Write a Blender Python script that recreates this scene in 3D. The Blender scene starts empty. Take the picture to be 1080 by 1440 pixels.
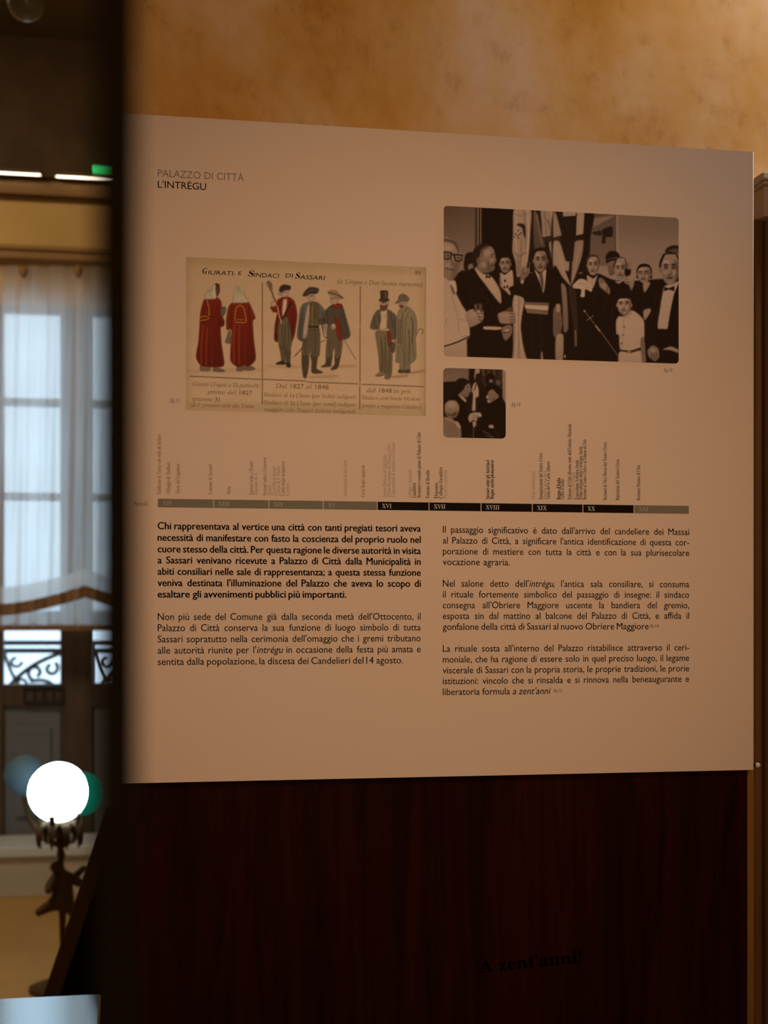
import bpy, bmesh, math, random
import numpy as np
from mathutils import Vector, Matrix

# ------------------------------------------------------------------ camera
random.seed(4)
scene = bpy.context.scene
COL = scene.collection
EYE = 1.5                       # camera height
FPX = 2000.0                    # focal length in pixels of the 1080x1440 frame (50 mm on 36 mm)
HOR = 855.0                     # row of the horizon
TH = math.radians(10.29)        # camera turned to the right of the wall normal
CT, ST = math.cos(TH), math.sin(TH)

cam = bpy.data.cameras.new('camera')
cam.lens = 50.0
cam.sensor_fit = 'VERTICAL'
cam.sensor_height = 36.0
cam.sensor_width = 27.0
cam.shift_y = (HOR - 720.0) / 1440.0
cam.clip_start = 0.02
cam.dof.use_dof = True
cam.dof.focus_distance = 2.2
cam.dof.aperture_fstop = 5.2
cam_o = bpy.data.objects.new('camera', cam)
cam_o.location = (0, 0, EYE)
cam_o.rotation_euler = (math.pi / 2, 0, -TH)
COL.objects.link(cam_o)
scene.camera = cam_o

# ------------------------------------------------------------------ view, sky, lights
scene.view_settings.view_transform = 'Standard'
scene.view_settings.look = 'None'
scene.view_settings.gamma = 1.0
scene.view_settings.exposure = 0.0
scene.view_settings.use_curve_mapping = False
try:
    scene.cycles.use_denoising = True
    scene.cycles.max_bounces = 8
    scene.cycles.sample_clamp_indirect = 4.0
except Exception:
    pass

world = bpy.data.worlds.new('overcast_sky')
scene.world = world
world.use_nodes = True
bg = world.node_tree.nodes['Background']
bg.inputs[0].default_value = (0.72, 0.88, 1.0, 1)
bg.inputs[1].default_value = 1.9


def lamp(name, kind, loc, energy, color, target=None, size=0.5, **kw):
    l = bpy.data.lights.new(name, kind)
    l.energy = energy
    l.color = color
    if kind == 'AREA':
        l.size = size
    else:
        l.shadow_soft_size = size
    for k, v in kw.items():
        setattr(l, k, v)
    o = bpy.data.objects.new(name, l)
    o.location = loc
    if target is not None:
        o.rotation_euler = (Vector(target) - Vector(loc)).to_track_quat('-Z', 'Y').to_euler()
    COL.objects.link(o)
    return o


WARM = (1.0, 0.57, 0.32)
lamp('room_lamp_light', 'AREA', (0.45, -0.75, 1.85), 17.0, WARM, (0.42, 2.156, 1.60), 0.7)
lamp('spot_lamp_light', 'SPOT', (0.75, -0.9, 2.9), 104, (1.0, 0.50, 0.235), (0.45, 2.156, 1.63), 0.12, spot_size=math.radians(30), spot_blend=1.0)
lamp('wall_lamp_light', 'AREA', (1.65, 2.20, 3.30), 9.5, (1.0, 0.87, 0.80), (1.15, 2.52, 2.45), 0.22)
lamp('edge_glint_light', 'SPOT', (1.95, 2.118, 2.95), 60, (0.95, 0.97, 1.0), (1.0, 2.158, 2.26), 0.04, spot_size=math.radians(20), spot_blend=1.0)  # unseen narrow spot, added to put a glint on the panel's right edge
lamp('hall_fill_light', 'AREA', (-1.6, 5.6, 4.3), 62, (1.0, 0.73, 0.43), (-0.6, 6.6, 0.0), 0.8)  # unseen lamp added to brighten the hall wall and floor

# ------------------------------------------------------------------ helpers


def at(px, py, Y):
    """point seen at photo pixel (px, py) on the plane y = Y of the room"""
    a = (px - 540.0) / FPX
    b = -(py - HOR) / FPX
    t = Y / (CT - a * ST)
    return Vector((t * (a * CT + ST), Y, EYE + t * b))


def ax(px, Y):
    return at(px, HOR, Y).x


def proj(x, y, z):
    d = x * ST + y * CT
    return 540 + FPX * (x * CT - y * ST) / d, HOR - FPX * (z - EYE) / d


def s2l(c):
    c = np.asarray(c, dtype=float) / 255.0
    return np.where(c <= 0.04045, c / 12.92, ((c + 0.055) / 1.055) ** 2.4)


class MB:
    def __init__(self):
        self.v, self.f, self.mi = [], [], []

    def add(self, vs, fs, mi=0):
        n = len(self.v)
        self.v += [tuple(p) for p in vs]
        for f in fs:
            self.f.append(tuple(n + i for i in f))
            self.mi.append(mi)
        return self

    def box(self, x0, x1, y0, y1, z0, z1, mi=0):
        vs = [(x, y, z) for z in (z0, z1) for y in (y0, y1) for x in (x0, x1)]
        return self.add(vs, [(0, 2, 3, 1), (4, 5, 7, 6), (0, 1, 5, 4), (2, 6, 7, 3), (0, 4, 6, 2), (1, 3, 7, 5)], mi)

    def tube(self, pts, r, n=8, mi=0):
        pts = [Vector(p) for p in pts]
        rs = r if isinstance(r, (list, tuple)) else [r] * len(pts)
        base = len(self.v)
        for i, p in enumerate(pts):
            d = (pts[min(i + 1, len(pts) - 1)] - pts[max(i - 1, 0)])
            d = d.normalized() if d.length > 0 else Vector((0, 0, 1))
            u = d.cross(Vector((0, 1, 0)))
            if u.length < 1e-3:
                u = d.cross(Vector((1, 0, 0)))
            u.normalize()
            w = d.cross(u)
            for k in range(n):
                an = 2 * math.pi * k / n
                self.v.append(tuple(p + (u * math.cos(an) + w * math.sin(an)) * rs[i]))
        for i in range(len(pts) - 1):
            for k in range(n):
                a, b = base + i * n + k, base + i * n + (k + 1) % n
                self.f.append((a, b, b + n, a + n))
                self.mi.append(mi)
        self.f.append(tuple(base + k for k in range(n))[::-1])
        self.mi.append(mi)
        e = base + (len(pts) - 1) * n
        self.f.append(tuple(e + k for k in range(n)))
        self.mi.append(mi)
        return self

    def lathe(self, c, prof, n=24, mi=0):
        """prof: list of (radius, z offset)"""
        base = len(self.v)
        for r, z in prof:
            for k in range(n):
                an = 2 * math.pi * k / n
                self.v.append((c[0] + r * math.cos(an), c[1] + r * math.sin(an), c[2] + z))
        for i in range(len(prof) - 1):
            for k in range(n):
                a, b = base + i * n + k, base + i * n + (k + 1) % n
                self.f.append((a, b, b + n, a + n))
                self.mi.append(mi)
        for i, rev in ((0, True), (len(prof) - 1, False)):
            f = tuple(base + i * n + k for k in range(n))
            self.f.append(f[::-1] if rev else f)
            self.mi.append(mi)
        return self

    def prism(self, pts2, y0, y1, mi=0):
        """outline (x, z) extruded in y"""
        n = len(pts2)
        vs = [(x, y0, z) for x, z in pts2] + [(x, y1, z) for x, z in pts2]
        fs = [tuple(range(n)), tuple(range(2 * n - 1, n - 1, -1))]
        fs += [(i, i + n, (i + 1) % n + n, (i + 1) % n) for i in range(n)]
        return self.add(vs, fs, mi)

    def build(self, name, mats, parent=None, smooth=False, bevel=0.0, recalc=True):
        me = bpy.data.meshes.new(name)
        me.from_pydata(self.v, [], self.f)
        ms = mats if isinstance(mats, (list, tuple)) else [mats]
        for m in ms:
            me.materials.append(m)
        if len(ms) > 1:
            me.polygons.foreach_set('material_index', self.mi)
        if recalc:
            bm = bmesh.new()
            bm.from_mesh(me)
            bmesh.ops.recalc_face_normals(bm, faces=bm.faces)
            bm.to_mesh(me)
            bm.free()
        if smooth:
            me.polygons.foreach_set('use_smooth', [True] * len(me.polygons))
        me.update()
        o = bpy.data.objects.new(name, me)
        COL.objects.link(o)
        if bevel:
            b = o.modifiers.new('edge', 'BEVEL')
            b.width = bevel
            b.segments = 2
            b.limit_method = 'ANGLE'
        if parent is not None:
            put(o, parent)
        return o


def put(o, parent):
    o.parent = parent
    o.matrix_parent_inverse = Matrix.Translation(-parent.location)


def tag(o, label=None, cat=None, group=None, kind=None):
    if label:
        o['label'] = label
    if cat:
        o['category'] = cat
    if group:
        o['group'] = group
    if kind:
        o['kind'] = kind
    return o


def empty(name, loc, label, cat, group=None):
    o = bpy.data.objects.new(name, None)
    o.empty_display_size = 0.1
    o.location = loc
    COL.objects.link(o)
    return tag(o, label, cat, group)


# ------------------------------------------------------------------ materials
def mat(name, color, rough=0.6, metal=0.0, spec=0.3, emit=None, estr=0.0):
    m = bpy.data.materials.new(name)
    m.use_nodes = True
    b = m.node_tree.nodes['Principled BSDF']
    b.inputs['Base Color'].default_value = (*color, 1)
    b.inputs['Roughness'].default_value = rough
    b.inputs['Metallic'].default_value = metal
    b.inputs['Specular IOR Level'].default_value = spec
    if emit is not None:
        b.inputs['Emission Color'].default_value = (*emit, 1)
        b.inputs['Emission Strength'].default_value = estr
    return m


def mottled(name, cols, scale=(1, 1, 1), nscale=3.0, detail=6.0, rough=0.7, spec=0.2, bump=0.0, distort=0.0, cols2=None, scale2=8.0, f2=0.4, offset=(0, 0, 0)):
    """noise driven colour ramp in object space"""
    m = bpy.data.materials.new(name)
    m.use_nodes = True
    nt = m.node_tree
    N, L = nt.nodes, nt.links
    b = N['Principled BSDF']
    b.inputs['Roughness'].default_value = rough
    b.inputs['Specular IOR Level'].default_value = spec
    tc = N.new('ShaderNodeTexCoord')
    mp = N.new('ShaderNodeMapping')
    mp.inputs['Scale'].default_value = scale
    mp.inputs['Location'].default_value = offset
    L.new(tc.outputs['Object'], mp.inputs['Vector'])
    n = N.new('ShaderNodeTexNoise')
    n.inputs['Scale'].default_value = nscale
    n.inputs['Detail'].default_value = detail
    n.inputs['Roughness'].default_value = .62
    n.inputs['Distortion'].default_value = distort
    L.new(mp.outputs[0], n.inputs['Vector'])
    r = N.new('ShaderNodeValToRGB')
    el = r.color_ramp.elements
    while len(el) < len(cols):
        el.new(0.5)
    for e, (p, c) in zip(el, cols):
        e.position = p
        e.color = (*c, 1)
    L.new(n.outputs['Fac'], r.inputs['Fac'])
    out = r.outputs['Color']
    if cols2:
        n2 = N.new('ShaderNodeTexNoise')
        n2.inputs['Scale'].default_value = scale2
        n2.inputs['Detail'].default_value = 8
        n2.inputs['Roughness'].default_value = 0.65
        L.new(mp.outputs[0], n2.inputs['Vector'])
        r2 = N.new('ShaderNodeValToRGB')
        el = r2.color_ramp.elements
        while len(el) < len(cols2):
            el.new(0.5)
        for e, (p, c) in zip(el, cols2):
            e.position = p
            e.color = (*c, 1)
        L.new(n2.outputs['Fac'], r2.inputs['Fac'])
        mx = N.new('ShaderNodeMix')
        mx.data_type = 'RGBA'
        mx.blend_type = 'MULTIPLY'
        mx.inputs['Factor'].default_value = f2
        L.new(out, mx.inputs['A'])
        L.new(r2.outputs['Color'], mx.inputs['B'])
        out = mx.outputs['Result']
    L.new(out, b.inputs['Base Color'])
    if bump:
        bp = N.new('ShaderNodeBump')
        bp.inputs['Strength'].default_value = bump
        bp.inputs['Distance'].default_value = 0.01
        L.new(n.outputs['Fac'], bp.inputs['Height'])
        L.new(bp.outputs[0], b.inputs['Normal'])
    return m


M = {}
M['plaster'] = mottled('ochre_plaster',
                       [(0.30, (0.66, 0.32, 0.035)), (0.42, (0.80, 0.47, 0.13)), (0.52, (0.87, 0.59, 0.27)), (0.62, (0.92, 0.70, 0.48))],
                       scale=(1.25, 1.0, 0.9), nscale=2.2, detail=12, rough=0.75, distort=0.25,
                       cols2=[(0.30, (0.50, 0.36, 0.22)), (0.42, (0.90, 0.84, 0.76)), (0.52, (1, 1, 1))], scale2=24.0, f2=0.38, bump=0.15, offset=(3.1, 0, 0.4))
M['hall_plaster'] = mottled('hall_plaster', [(0.35, (0.52, 0.35, 0.14)), (0.65, (0.60, 0.42, 0.18))], nscale=1.4, rough=0.8)
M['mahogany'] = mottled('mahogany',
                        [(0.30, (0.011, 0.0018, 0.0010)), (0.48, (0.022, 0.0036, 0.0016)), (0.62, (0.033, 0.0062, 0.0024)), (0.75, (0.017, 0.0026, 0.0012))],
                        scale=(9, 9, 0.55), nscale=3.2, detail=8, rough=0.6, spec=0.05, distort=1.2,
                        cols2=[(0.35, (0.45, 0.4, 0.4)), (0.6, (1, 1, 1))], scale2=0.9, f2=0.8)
M['dark_wood'] = mottled('dark_wood', [(0.35, (0.045, 0.026, 0.010)), (0.65, (0.075, 0.042, 0.018))], scale=(1, 1, 1), nscale=4, rough=0.6)
M['frame_wood'] = mottled('window_wood', [(0.35, (0.075, 0.058, 0.046)), (0.65, (0.11, 0.085, 0.068))], scale=(4, 4, 0.6), nscale=4, rough=0.5)
M['brown_wood'] = mottled('brown_wood', [(0.35, (0.12, 0.065, 0.022)), (0.65, (0.19, 0.10, 0.035))], scale=(6, 6, 0.5), nscale=4, rough=0.5)
M['pelmet_wood'] = mottled('pelmet_wood', [(0.35, (0.20, 0.115, 0.045)), (0.65, (0.27, 0.16, 0.065))], scale=(0.6, 4, 6), nscale=4, rough=0.5)
M['gold_trim'] = mottled('gold_trim', [(0.35, (0.20, 0.10, 0.022)), (0.65, (0.30, 0.16, 0.035))], scale=(6, 6, 0.8), nscale=3, rough=0.4, spec=0.4)
M['panel'] = mat('panel_laminate', (0.80, 0.78, 0.76), 0.55, spec=0.25)
M['alu'] = mat('panel_edge', (0.78, 0.77, 0.75), 0.35)
M['stone'] = mottled('capital_stone', [(0.35, (0.52, 0.46, 0.42)), (0.65, (0.66, 0.60, 0.55))], nscale=12, rough=0.7)
M['post'] = mat('dark_bronze', (0.006, 0.0045, 0.002), 0.8, spec=0.02)
M['floor'] = mottled('hall_floor', [(0.35, (0.36, 0.23, 0.075)), (0.65, (0.45, 0.29, 0.10))], nscale=1.2, rough=0.55, spec=0.15)
M['ceiling'] = mottled('dark_ceiling', [(0.35, (0.085, 0.050, 0.020)), (0.65, (0.12, 0.072, 0.032))], scale=(1, 0.3, 1), nscale=3, rough=0.7)
M['daylit_white'] = mat('daylit_white', (0.66, 0.80, 0.95), 0.25, spec=0.8)  # blue of the daylight put into the white base colour
M['grey_panel'] = mottled('blue_lit_grey', [(0.35, (0.15, 0.18, 0.235)), (0.65, (0.18, 0.215, 0.275))], nscale=3, rough=0.4)  # bluish reflected light put into this grey
M['grey_paint'] = mottled('grey_stone', [(0.35, (0.50, 0.50, 0.48)), (0.65, (0.58, 0.58, 0.55))], nscale=5, rough=0.7)
M['bronze'] = mat('bronze', (0.075, 0.047, 0.020), 0.65, spec=0.15)
M['iron'] = mat('wrought_iron', (0.03, 0.04, 0.055), 0.6)
M['globe_lit'] = mat('lit_globe', (0.9, 0.9, 0.9), 0.4, emit=(0.82, 0.96, 1.0), estr=7.0)
M['ghost_blue'] = mat('pale_blue_ghost', (0.06, 0.10, 0.125), 0.6, spec=.1, emit=(0.20, 0.42, 0.55), estr=0.06)  # faint glow standing in for a bluish ghost reflection of the lit globe
M['ghost_green'] = mat('green_ghost', (0.0, 0.07, 0.045), 0.6, spec=.1, emit=(0.0, 0.55, 0.33), estr=0.16)  # faint glow standing in for the green ghost beside the lit globe
M['globe_grey'] = mat('grey_glass', (0.16, 0.17, 0.16), 0.3, spec=0.5)
M['strip'] = mat('strip_tube', (1, 1, 1), 0.5, emit=(1.0, 0.86, 0.66), estr=4.0)
M['green_glint'] = mat('green_glint', (0, 0.3, 0.05), 0.5, emit=(0.03, 0.50, 0.12), estr=1.5)  # emission imitates a green glint, no lamp there
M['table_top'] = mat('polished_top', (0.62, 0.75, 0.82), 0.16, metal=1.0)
M['curtain_trim'] = mat('curtain_trim', (0.24, 0.15, 0.09), 0.8)

# sheer cloth: partly clear, partly diffusing the daylight
m = bpy.data.materials.new('sheer_cloth')
m.use_nodes = True
nt = m.node_tree
for n in list(nt.nodes):
    nt.nodes.remove(n)
o_ = nt.nodes.new('ShaderNodeOutputMaterial')
tr = nt.nodes.new('ShaderNodeBsdfTransparent')
tr.inputs[0].default_value = (0.95, 0.97, 0.97, 1)
tl = nt.nodes.new('ShaderNodeBsdfTranslucent')
tl.inputs[0].default_value = (0.95, 0.95, 0.95, 1)
df = nt.nodes.new('ShaderNodeBsdfDiffuse')
df.inputs[0].default_value = (0.75, 0.74, 0.70, 1)
m1 = nt.nodes.new('ShaderNodeMixShader')
m1.inputs[0].default_value = 0.12
m2 = nt.nodes.new('ShaderNodeMixShader')
m2.inputs[0].default_value = 0.72
nt.links.new(tl.outputs[0], m1.inputs[1])
nt.links.new(df.outputs[0], m1.inputs[2])
nt.links.new(tr.outputs[0], m2.inputs[1])
nt.links.new(m1.outputs[0], m2.inputs[2])
nt.links.new(m2.outputs[0], o_.inputs[0])
M['sheer'] = m
# window glass
m = bpy.data.materials.new('window_glass')
m.use_nodes = True
nt = m.node_tree
for n in list(nt.nodes):
    nt.nodes.remove(n)
o_ = nt.nodes.new('ShaderNodeOutputMaterial')
tr = nt.nodes.new('ShaderNodeBsdfTransparent')
tr.inputs[0].default_value = (0.93, 0.97, 1.0, 1)
gl = nt.nodes.new('ShaderNodeBsdfGlossy')
gl.inputs['Roughness'].default_value = 0.02
mx = nt.nodes.new('ShaderNodeMixShader')
mx.inputs[0].default_value = 0.05
nt.links.new(tr.outputs[0], mx.inputs[1])
nt.links.new(gl.outputs[0], mx.inputs[2])
nt.links.new(mx.outputs[0], o_.inputs[0])
M['glass'] = m

# print: colour of the picture as printed
m = bpy.data.materials.new('printed_picture')
m.use_nodes = True
nt = m.node_tree
at_n = nt.nodes.new('ShaderNodeAttribute')
at_n.attribute_name = 'print'
b_ = nt.nodes['Principled BSDF']
b_.inputs['Roughness'].default_value = 0.55
b_.inputs['Specular IOR Level'].default_value = 0.03
nt.links.new(at_n.outputs['Color'], b_.inputs['Base Color'])
M['print'] = m


def ink(name, srgb_seen, paper=(160, 117, 84)):
    """printing ink: colour relative to the white laminate"""
    c = 0.79 * s2l(srgb_seen) / s2l(paper)
    return mat(name, tuple(float(min(0.95, x)) for x in c), 0.6, spec=0.03)


INK = {
    'black': ink('ink_black', (30, 12, 4)),
    'bold': ink('ink_bold', (24, 8, 3)),
    'head': ink('ink_heading_grey', (104, 72, 48)),
    'faint': ink('ink_faint', (136, 96, 66)),
    'mid': ink('ink_mid', (116, 79, 51)),
    'dark': ink('ink_dark', (70, 44, 28)),
    'blue': ink('ink_blue', (48, 42, 44)),
    'bargrey': ink('ink_bar_grey', (90, 68, 46)),
    'barblack': ink('ink_bar_black', (18, 8, 4)),
    'num': ink('ink_numeral', (128, 102, 80)),
    'numgrey': ink('ink_numeral_grey', (122, 94, 68)),
    'sepia': ink('ink_sepia', (74, 42, 18)),
    'sepialight': ink('ink_sepia_light', (96, 60, 30)),
}

# ------------------------------------------------------------------ room shell
XL, XR, YF, YB, ZC = -4.2, 3.2, -2.6, 8.0, 4.6
YP = 2.156                      # front of the exhibition panel
YW = 2.52                       # front of the ochre partition wall
XE = ax(165, YW)                # its free left end


def structure(o):
    o['kind'] = 'structure'
    return o


structure(MB().box(XL - .2, XR + .2, YF - .2, YB + .4, -0.2, 0).build('floor', M['floor']))
structure(MB().box(XL - .2, XR + .2, YF - .2, YB + .4, ZC, ZC + .2).build('ceiling', M['ceiling']))
structure(MB().box(XL - .2, XL, YF, YB + .3, 0, ZC).build('wall_left', M['hall_plaster']))
structure(MB().box(XR, XR + .2, YF, YB + .3, 0, ZC).build('wall_right', M['hall_plaster']))
structure(MB().box(XL - .2, XR + .2, YF - .2, YF, 0, ZC).build('wall_front', M['hall_plaster']))
structure(MB().box(XE, XR, YW, YW + .16, 0, ZC).build('wall_back', M['plaster']))

# far wall with the french window opening: reflected hall built as a solid room
hx0, hx1 = ax(-30, YB), ax(206, YB)
hz0, hz1 = at(0, 1178, YB).z, at(0, 428, YB).z
w = MB()
w.box(XL, hx0, YB, YB + .25, 0, ZC)
w.box(hx1, XR, YB, YB + .25, 0, ZC)
w.box(hx0, hx1, YB, YB + .25, hz1, ZC)
w.box(hx0, hx1, YB, YB + .25, 0, hz0)
structure(w.build('wall_far', M['hall_plaster']))
# dark timber frieze over the far wall and the cornice below it
zf = at(80, 254, YB).z
structure(MB().box(XL, XR, YB - .06, YB, zf, ZC).build('trim_1', M['dark_wood']))
zc0, zc1 = at(80, 284, YB).z, at(80, 262, YB).z
t = MB()
t.box(XL, XR, YB - .05, YB, zc0 + .045, zc1)
t.box(XL, XR, YB - .08, YB, zc0 + .015, zc0 + .045)
t.box(XL, XR, YB - .03, YB, zc0, zc0 + .015)
structure(t.build('trim_2', M['pelmet_wood']))

# french window: frame, muntins, panes, lower panels
wd = MB()
yf0, yf1 = YB + .05, YB + .12
sx = [ax(p, YB) for p in (-30, 4, 84, 131, 200, 206)]
z_top, z_bot = hz1, hz0
z_sill, z_mid = at(0, 963, YB).z, at(0, 886, YB).z
for a, b in ((0, 1), (2, 3), (4, 5)):
    wd.box(sx[a], sx[b], yf0, yf1, z_bot, z_top)
wd.box(sx[0], sx[5], yf0, yf1, z_top - .03, z_top)
for k, (a, b) in enumerate(((1, 2), (3, 4))):
    for py, h in ((563, .022), (697, .022), (872, .05)):
        zz = at(40, py, YB).z
        wd.box(sx[a], sx[b], yf0 + .01, yf1 - .01, zz - h, zz + h)
    wd.box(sx[a], sx[b], yf0, yf1, z_sill - .12, z_sill)
win = wd.build('window_1', M['frame_wood'], bevel=.006)
structure(win)
for a, b in ((1, 2), (3, 4)):
    MB().box(sx[a], sx[b], yf0 + .025, yf1 - .01, z_bot, z_sill - .12).box(sx[a] + .06, sx[b] - .05, yf0 + .01, yf0 + .03, z_bot + .10, z_sill - .24).build('lower_panel', M['grey_panel'], win, bevel=.004)
    MB().box(sx[a], sx[b], yf0 + .033, yf0 + .037, z_sill, z_top - .03).build('pane', M['glass'], win)
g = MB()
gx0, gx1 = ax(33, YB), ax(88, YB)
gz0, gz1 = at(60, 987, YB).z, at(60, 966, YB).z
for k in range(5):
    x = gx0 + (gx1 - gx0) * k / 4
    g.tube([(x, yf0 - .012, gz0), (x, yf0 - .012, gz1)], .006, 6)
for z in (gz0, gz1):
    g.tube([(gx0, yf0 - .012, z), (gx1, yf0 - .012, z)], .007, 6)
g.build('grille', M['iron'], win)

# white stone step under the window, its top tinted with daylight blue
stp = MB()
stp.box(-2.2, 1.4, YB - .42, YB, .21, .26, 0)
stp.box(-2.18, 1.38, YB - .40, YB, 0, .21, 1)
st = stp.build('window_step', [M['daylit_white'], M['grey_paint']], bevel=.004)
structure(st)

# ------------------------------------------------------------------ balcony railing outside
rl = empty('balcony_railing', (ax(60, 8.9), 8.9, 0), 'wrought iron balcony railing outside behind the panes of the window', 'railing')
yr = 8.9
zr0, zr1 = at(60, 985, yr).z, at(60, 905, yr).z
f = MB()
for py in (904, 915, 985):
    f.tube([at(-150, py, yr), at(330, py, yr)], .016, 6)
for px in (2, 92, 132, 222):
    f.tube([at(px, 985, yr), at(px, 904, yr)], .014, 6)
f.tube([at(2, 985, yr) - Vector((0, 0, .8)), at(2, 904, yr)], .016, 6)
f.tube([at(222, 985, yr) - Vector((0, 0, .8)), at(222, 904, yr)], .016, 6)
f.build('rails', M['iron'], rl, smooth=True)


def arc(x0, y0, x1, y1, bow, n=14):
    out = []
    for i in range(n + 1):
        s = i / n
        px = x0 + (x1 - x0) * s
        py = y0 + (y1 - y0) * s
        k = math.sin(math.pi * s) * bow
        L = math.hypot(x1 - x0, y1 - y0)
        out.append(at(px + k * (y1 - y0) / L, py - k * (x1 - x0) / L, yr))
    return out


def curl(cx, cy, r, a0, a1, n=16):
    return [at(cx + r * (1 - .55 * i / n) * math.cos(a0 + (a1 - a0) * i / n), cy + r * (1 - .55 * i / n) * math.sin(a0 + (a1 - a0) * i / n), yr) for i in range(n + 1)]


for x0 in (2, 132):
    s = MB()
    s.tube(arc(x0 + 4, 972, x0 + 88, 917, 8), .014, 6)
    s.tube(arc(x0 + 4, 917, x0 + 30, 972, -3), .011, 6)
    s.tube(arc(x0 + 40, 958, x0 + 84, 978, 10), .012, 6)
    s.tube(curl(x0 + 48, 946, 11, 2.0, 7.5), .012, 6)
    s.tube(curl(x0 + 70, 940, 10, -1.0, 4.6), .012, 6)
    s.tube(curl(x0 + 20, 930, 9, 0.0, 5.0), .010, 6)
    s.tube(curl(x0 + 30, 962, 8, 3.0, 8.0), .010, 6)
    s.build('scrollwork', M['iron'], rl, smooth=True)

# ------------------------------------------------------------------ curtain
yc = YB - .10
cu = empty('curtain', (ax(70, yc), yc, at(70, 366, yc).z), 'sheer white gathered blind with brown trimmed scalloped hem over the window', 'curtain')


def hem(px, kind):
    """row of the scalloped lines"""
    s = abs(((px - 120) / 118.0 + 1) % 2 - 1) if True else 0
    # s: 0 at the gathers (120, 120+-236), 1 between them
    s = 1 - s if False else s
    up = (1 - s) ** 1.5
    if kind == 0:
        return 852 - 26 * up
    if kind == 1:
        return 868 - 26 * up
    return 884


def cloth(name, rows, m, x0=-8, x1=212, nx=150, amp=.022, y=yc, fr=9.5):
    me = MB()
    n = len(rows)
    vs, fs = [], []
    for i in range(nx + 1):
        px = x0 + (x1 - x0) * i / nx
        for j, rfun in enumerate(rows):
            py = rfun(px)
            p = at(px, py, y)
            k = amp * (.35 + .65 * j / max(1, n - 1))
            p.y += k * math.sin(px / fr * 2.1 + .8 * math.sin(px / 23.0)) + .4 * k * math.sin(px / fr * 4.7 + j * .4)
            vs.append(p)
    for i in range(nx):
        for j in range(n - 1):
            a = i * n + j
            fs.append((a, a + 1, a + 1 + n, a + n))
    me.add(vs, fs)
    return me.build(name, m, cu, smooth=True, recalc=False)


cloth('sheer_panel', [lambda p, j=j: 374 + (hem(p, 0) - 374) * j / 14 for j in range(15)], M['sheer'])
cloth('fold', [lambda p: hem(p, 0) - 26, lambda p: hem(p, 0) - 12, lambda p: hem(p, 0)], M['sheer'], amp=.012, y=yc - .05)
cloth('trim_band', [lambda p: hem(p, 0) - 3, lambda p: hem(p, 0) + 4, lambda p: hem(p, 1) - 2], M['curtain_trim'], amp=.012, y=yc - .055)
cloth('flounce', [lambda p: hem(p, 1) - 4, lambda p: .5 * (hem(p, 1) + 880), lambda p: 881], M['sheer'], amp=.018, y=yc - .045)
br = MB()
p0, p1 = at(-8, 888, yc - .05), at(212, 880, yc - .05)
br.box(p0.x, p1.x, yc - .065, yc - .035, p0.z + .003, p0.z + .033)
br.build('bottom_rail', M['curtain_trim'], cu)
pl = MB()
pz0, pz1 = at(70, 375, YB).z, at(70, 359, YB).z
pl.box(ax(-10, YB), ax(214, YB), YB - .16, YB, pz0, pz1)
pl.box(ax(-14, YB), ax(218, YB), YB - .18, YB, pz1 - .018, pz1 + .008)
pl.build('pelmet', M['pelmet_wood'], cu, bevel=.006)
for px in (33, 110):
    c = at(px, 377, YB - .15)
    MB().lathe((c.x, c.y, c.z), [(.002, -.055), (.016, -.04), (.026, -.015), (.018, .006), (.01, .012)], 14).build('finial', M['pelmet_wood'], cu, smooth=True)

# ------------------------------------------------------------------ strip lights, green glint bar, pendant
for (x0, y0, x1, y1, lab) in ((-60, 241, 57, 245, 'glowing strip light under the dark frieze, cut off by the picture edge'),
                              (79, 248, 167, 253, 'glowing strip light under the dark frieze, beside the dark post and the green glint')):
    ys = YB - .10
    a, b = at(x0, y0, ys), at(x1, y1, ys)
    zc = .5 * (a.z + b.z)
    e = empty('strip_light', (.5 * (a.x + b.x), ys, zc), lab, 'light', 'strip lights under the frieze')
    MB().tube([(a.x, ys, zc), (b.x, ys, zc)], .004, 10).build('tube', M['strip'], e, smooth=True)
    MB().box(a.x, b.x, ys + .012, YB - .058, zc - .004, zc + .030).build('housing', M['dark_wood'], e)
a, b = at(131, 239.5, YB - .12), at(180, 236.5, YB - .12)
gl = MB().box(a.x, b.x, YB - .14, YB - .06, a.z, b.z).build('glint_bar', M['green_glint'], bevel=.004)  # added glowing bar in place of a glint
tag(gl, 'small green glint built as a glowing bar on the dark frieze above the strip light', 'light')

pc = at(37, 3, 4.2)
pe = empty('pendant_lamp', (pc.x, pc.y, ZC), 'unlit grey glass globe hanging from the ceiling at the top corner', 'lamp')
rg = .054
MB().lathe((pc.x, pc.y, pc.z), [(rg * math.sin(k * math.pi / 16), -rg * math.cos(k * math.pi / 16)) for k in range(1, 16)], 24).build('globe', M['globe_grey'], pe, smooth=True)
MB().tube([(pc.x, pc.y, pc.z + rg * .95), (pc.x, pc.y, ZC)], .006, 8).build('rod', M['bronze'], pe)
MB().lathe((pc.x, pc.y, pc.z + rg), [(.02, -.008), (.022, .0), (.012, .03)], 14).build('cap', M['bronze'], pe, smooth=True)
MB().lathe((pc.x, pc.y, ZC - .03), [(.02, 0), (.05, .012), (.05, .03)], 16).build('ceiling_rose', M['bronze'], pe, smooth=True)

# ------------------------------------------------------------------ figure lamp with its globe and two added ghost globes
YLm = 5.72
lb = at(84, 1385, YLm)
lamp_e = empty('globe_lamp', (lb.x, lb.y, 0), 'bronze figure lamp with glowing white glass globe standing on the floor', 'lamp')


def pt(px, py, dy=0.0):
    return at(px, py, YLm + dy)


PXM = (pt(101, 1113) - pt(100, 1113)).length     # metres per pixel at the lamp


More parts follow.
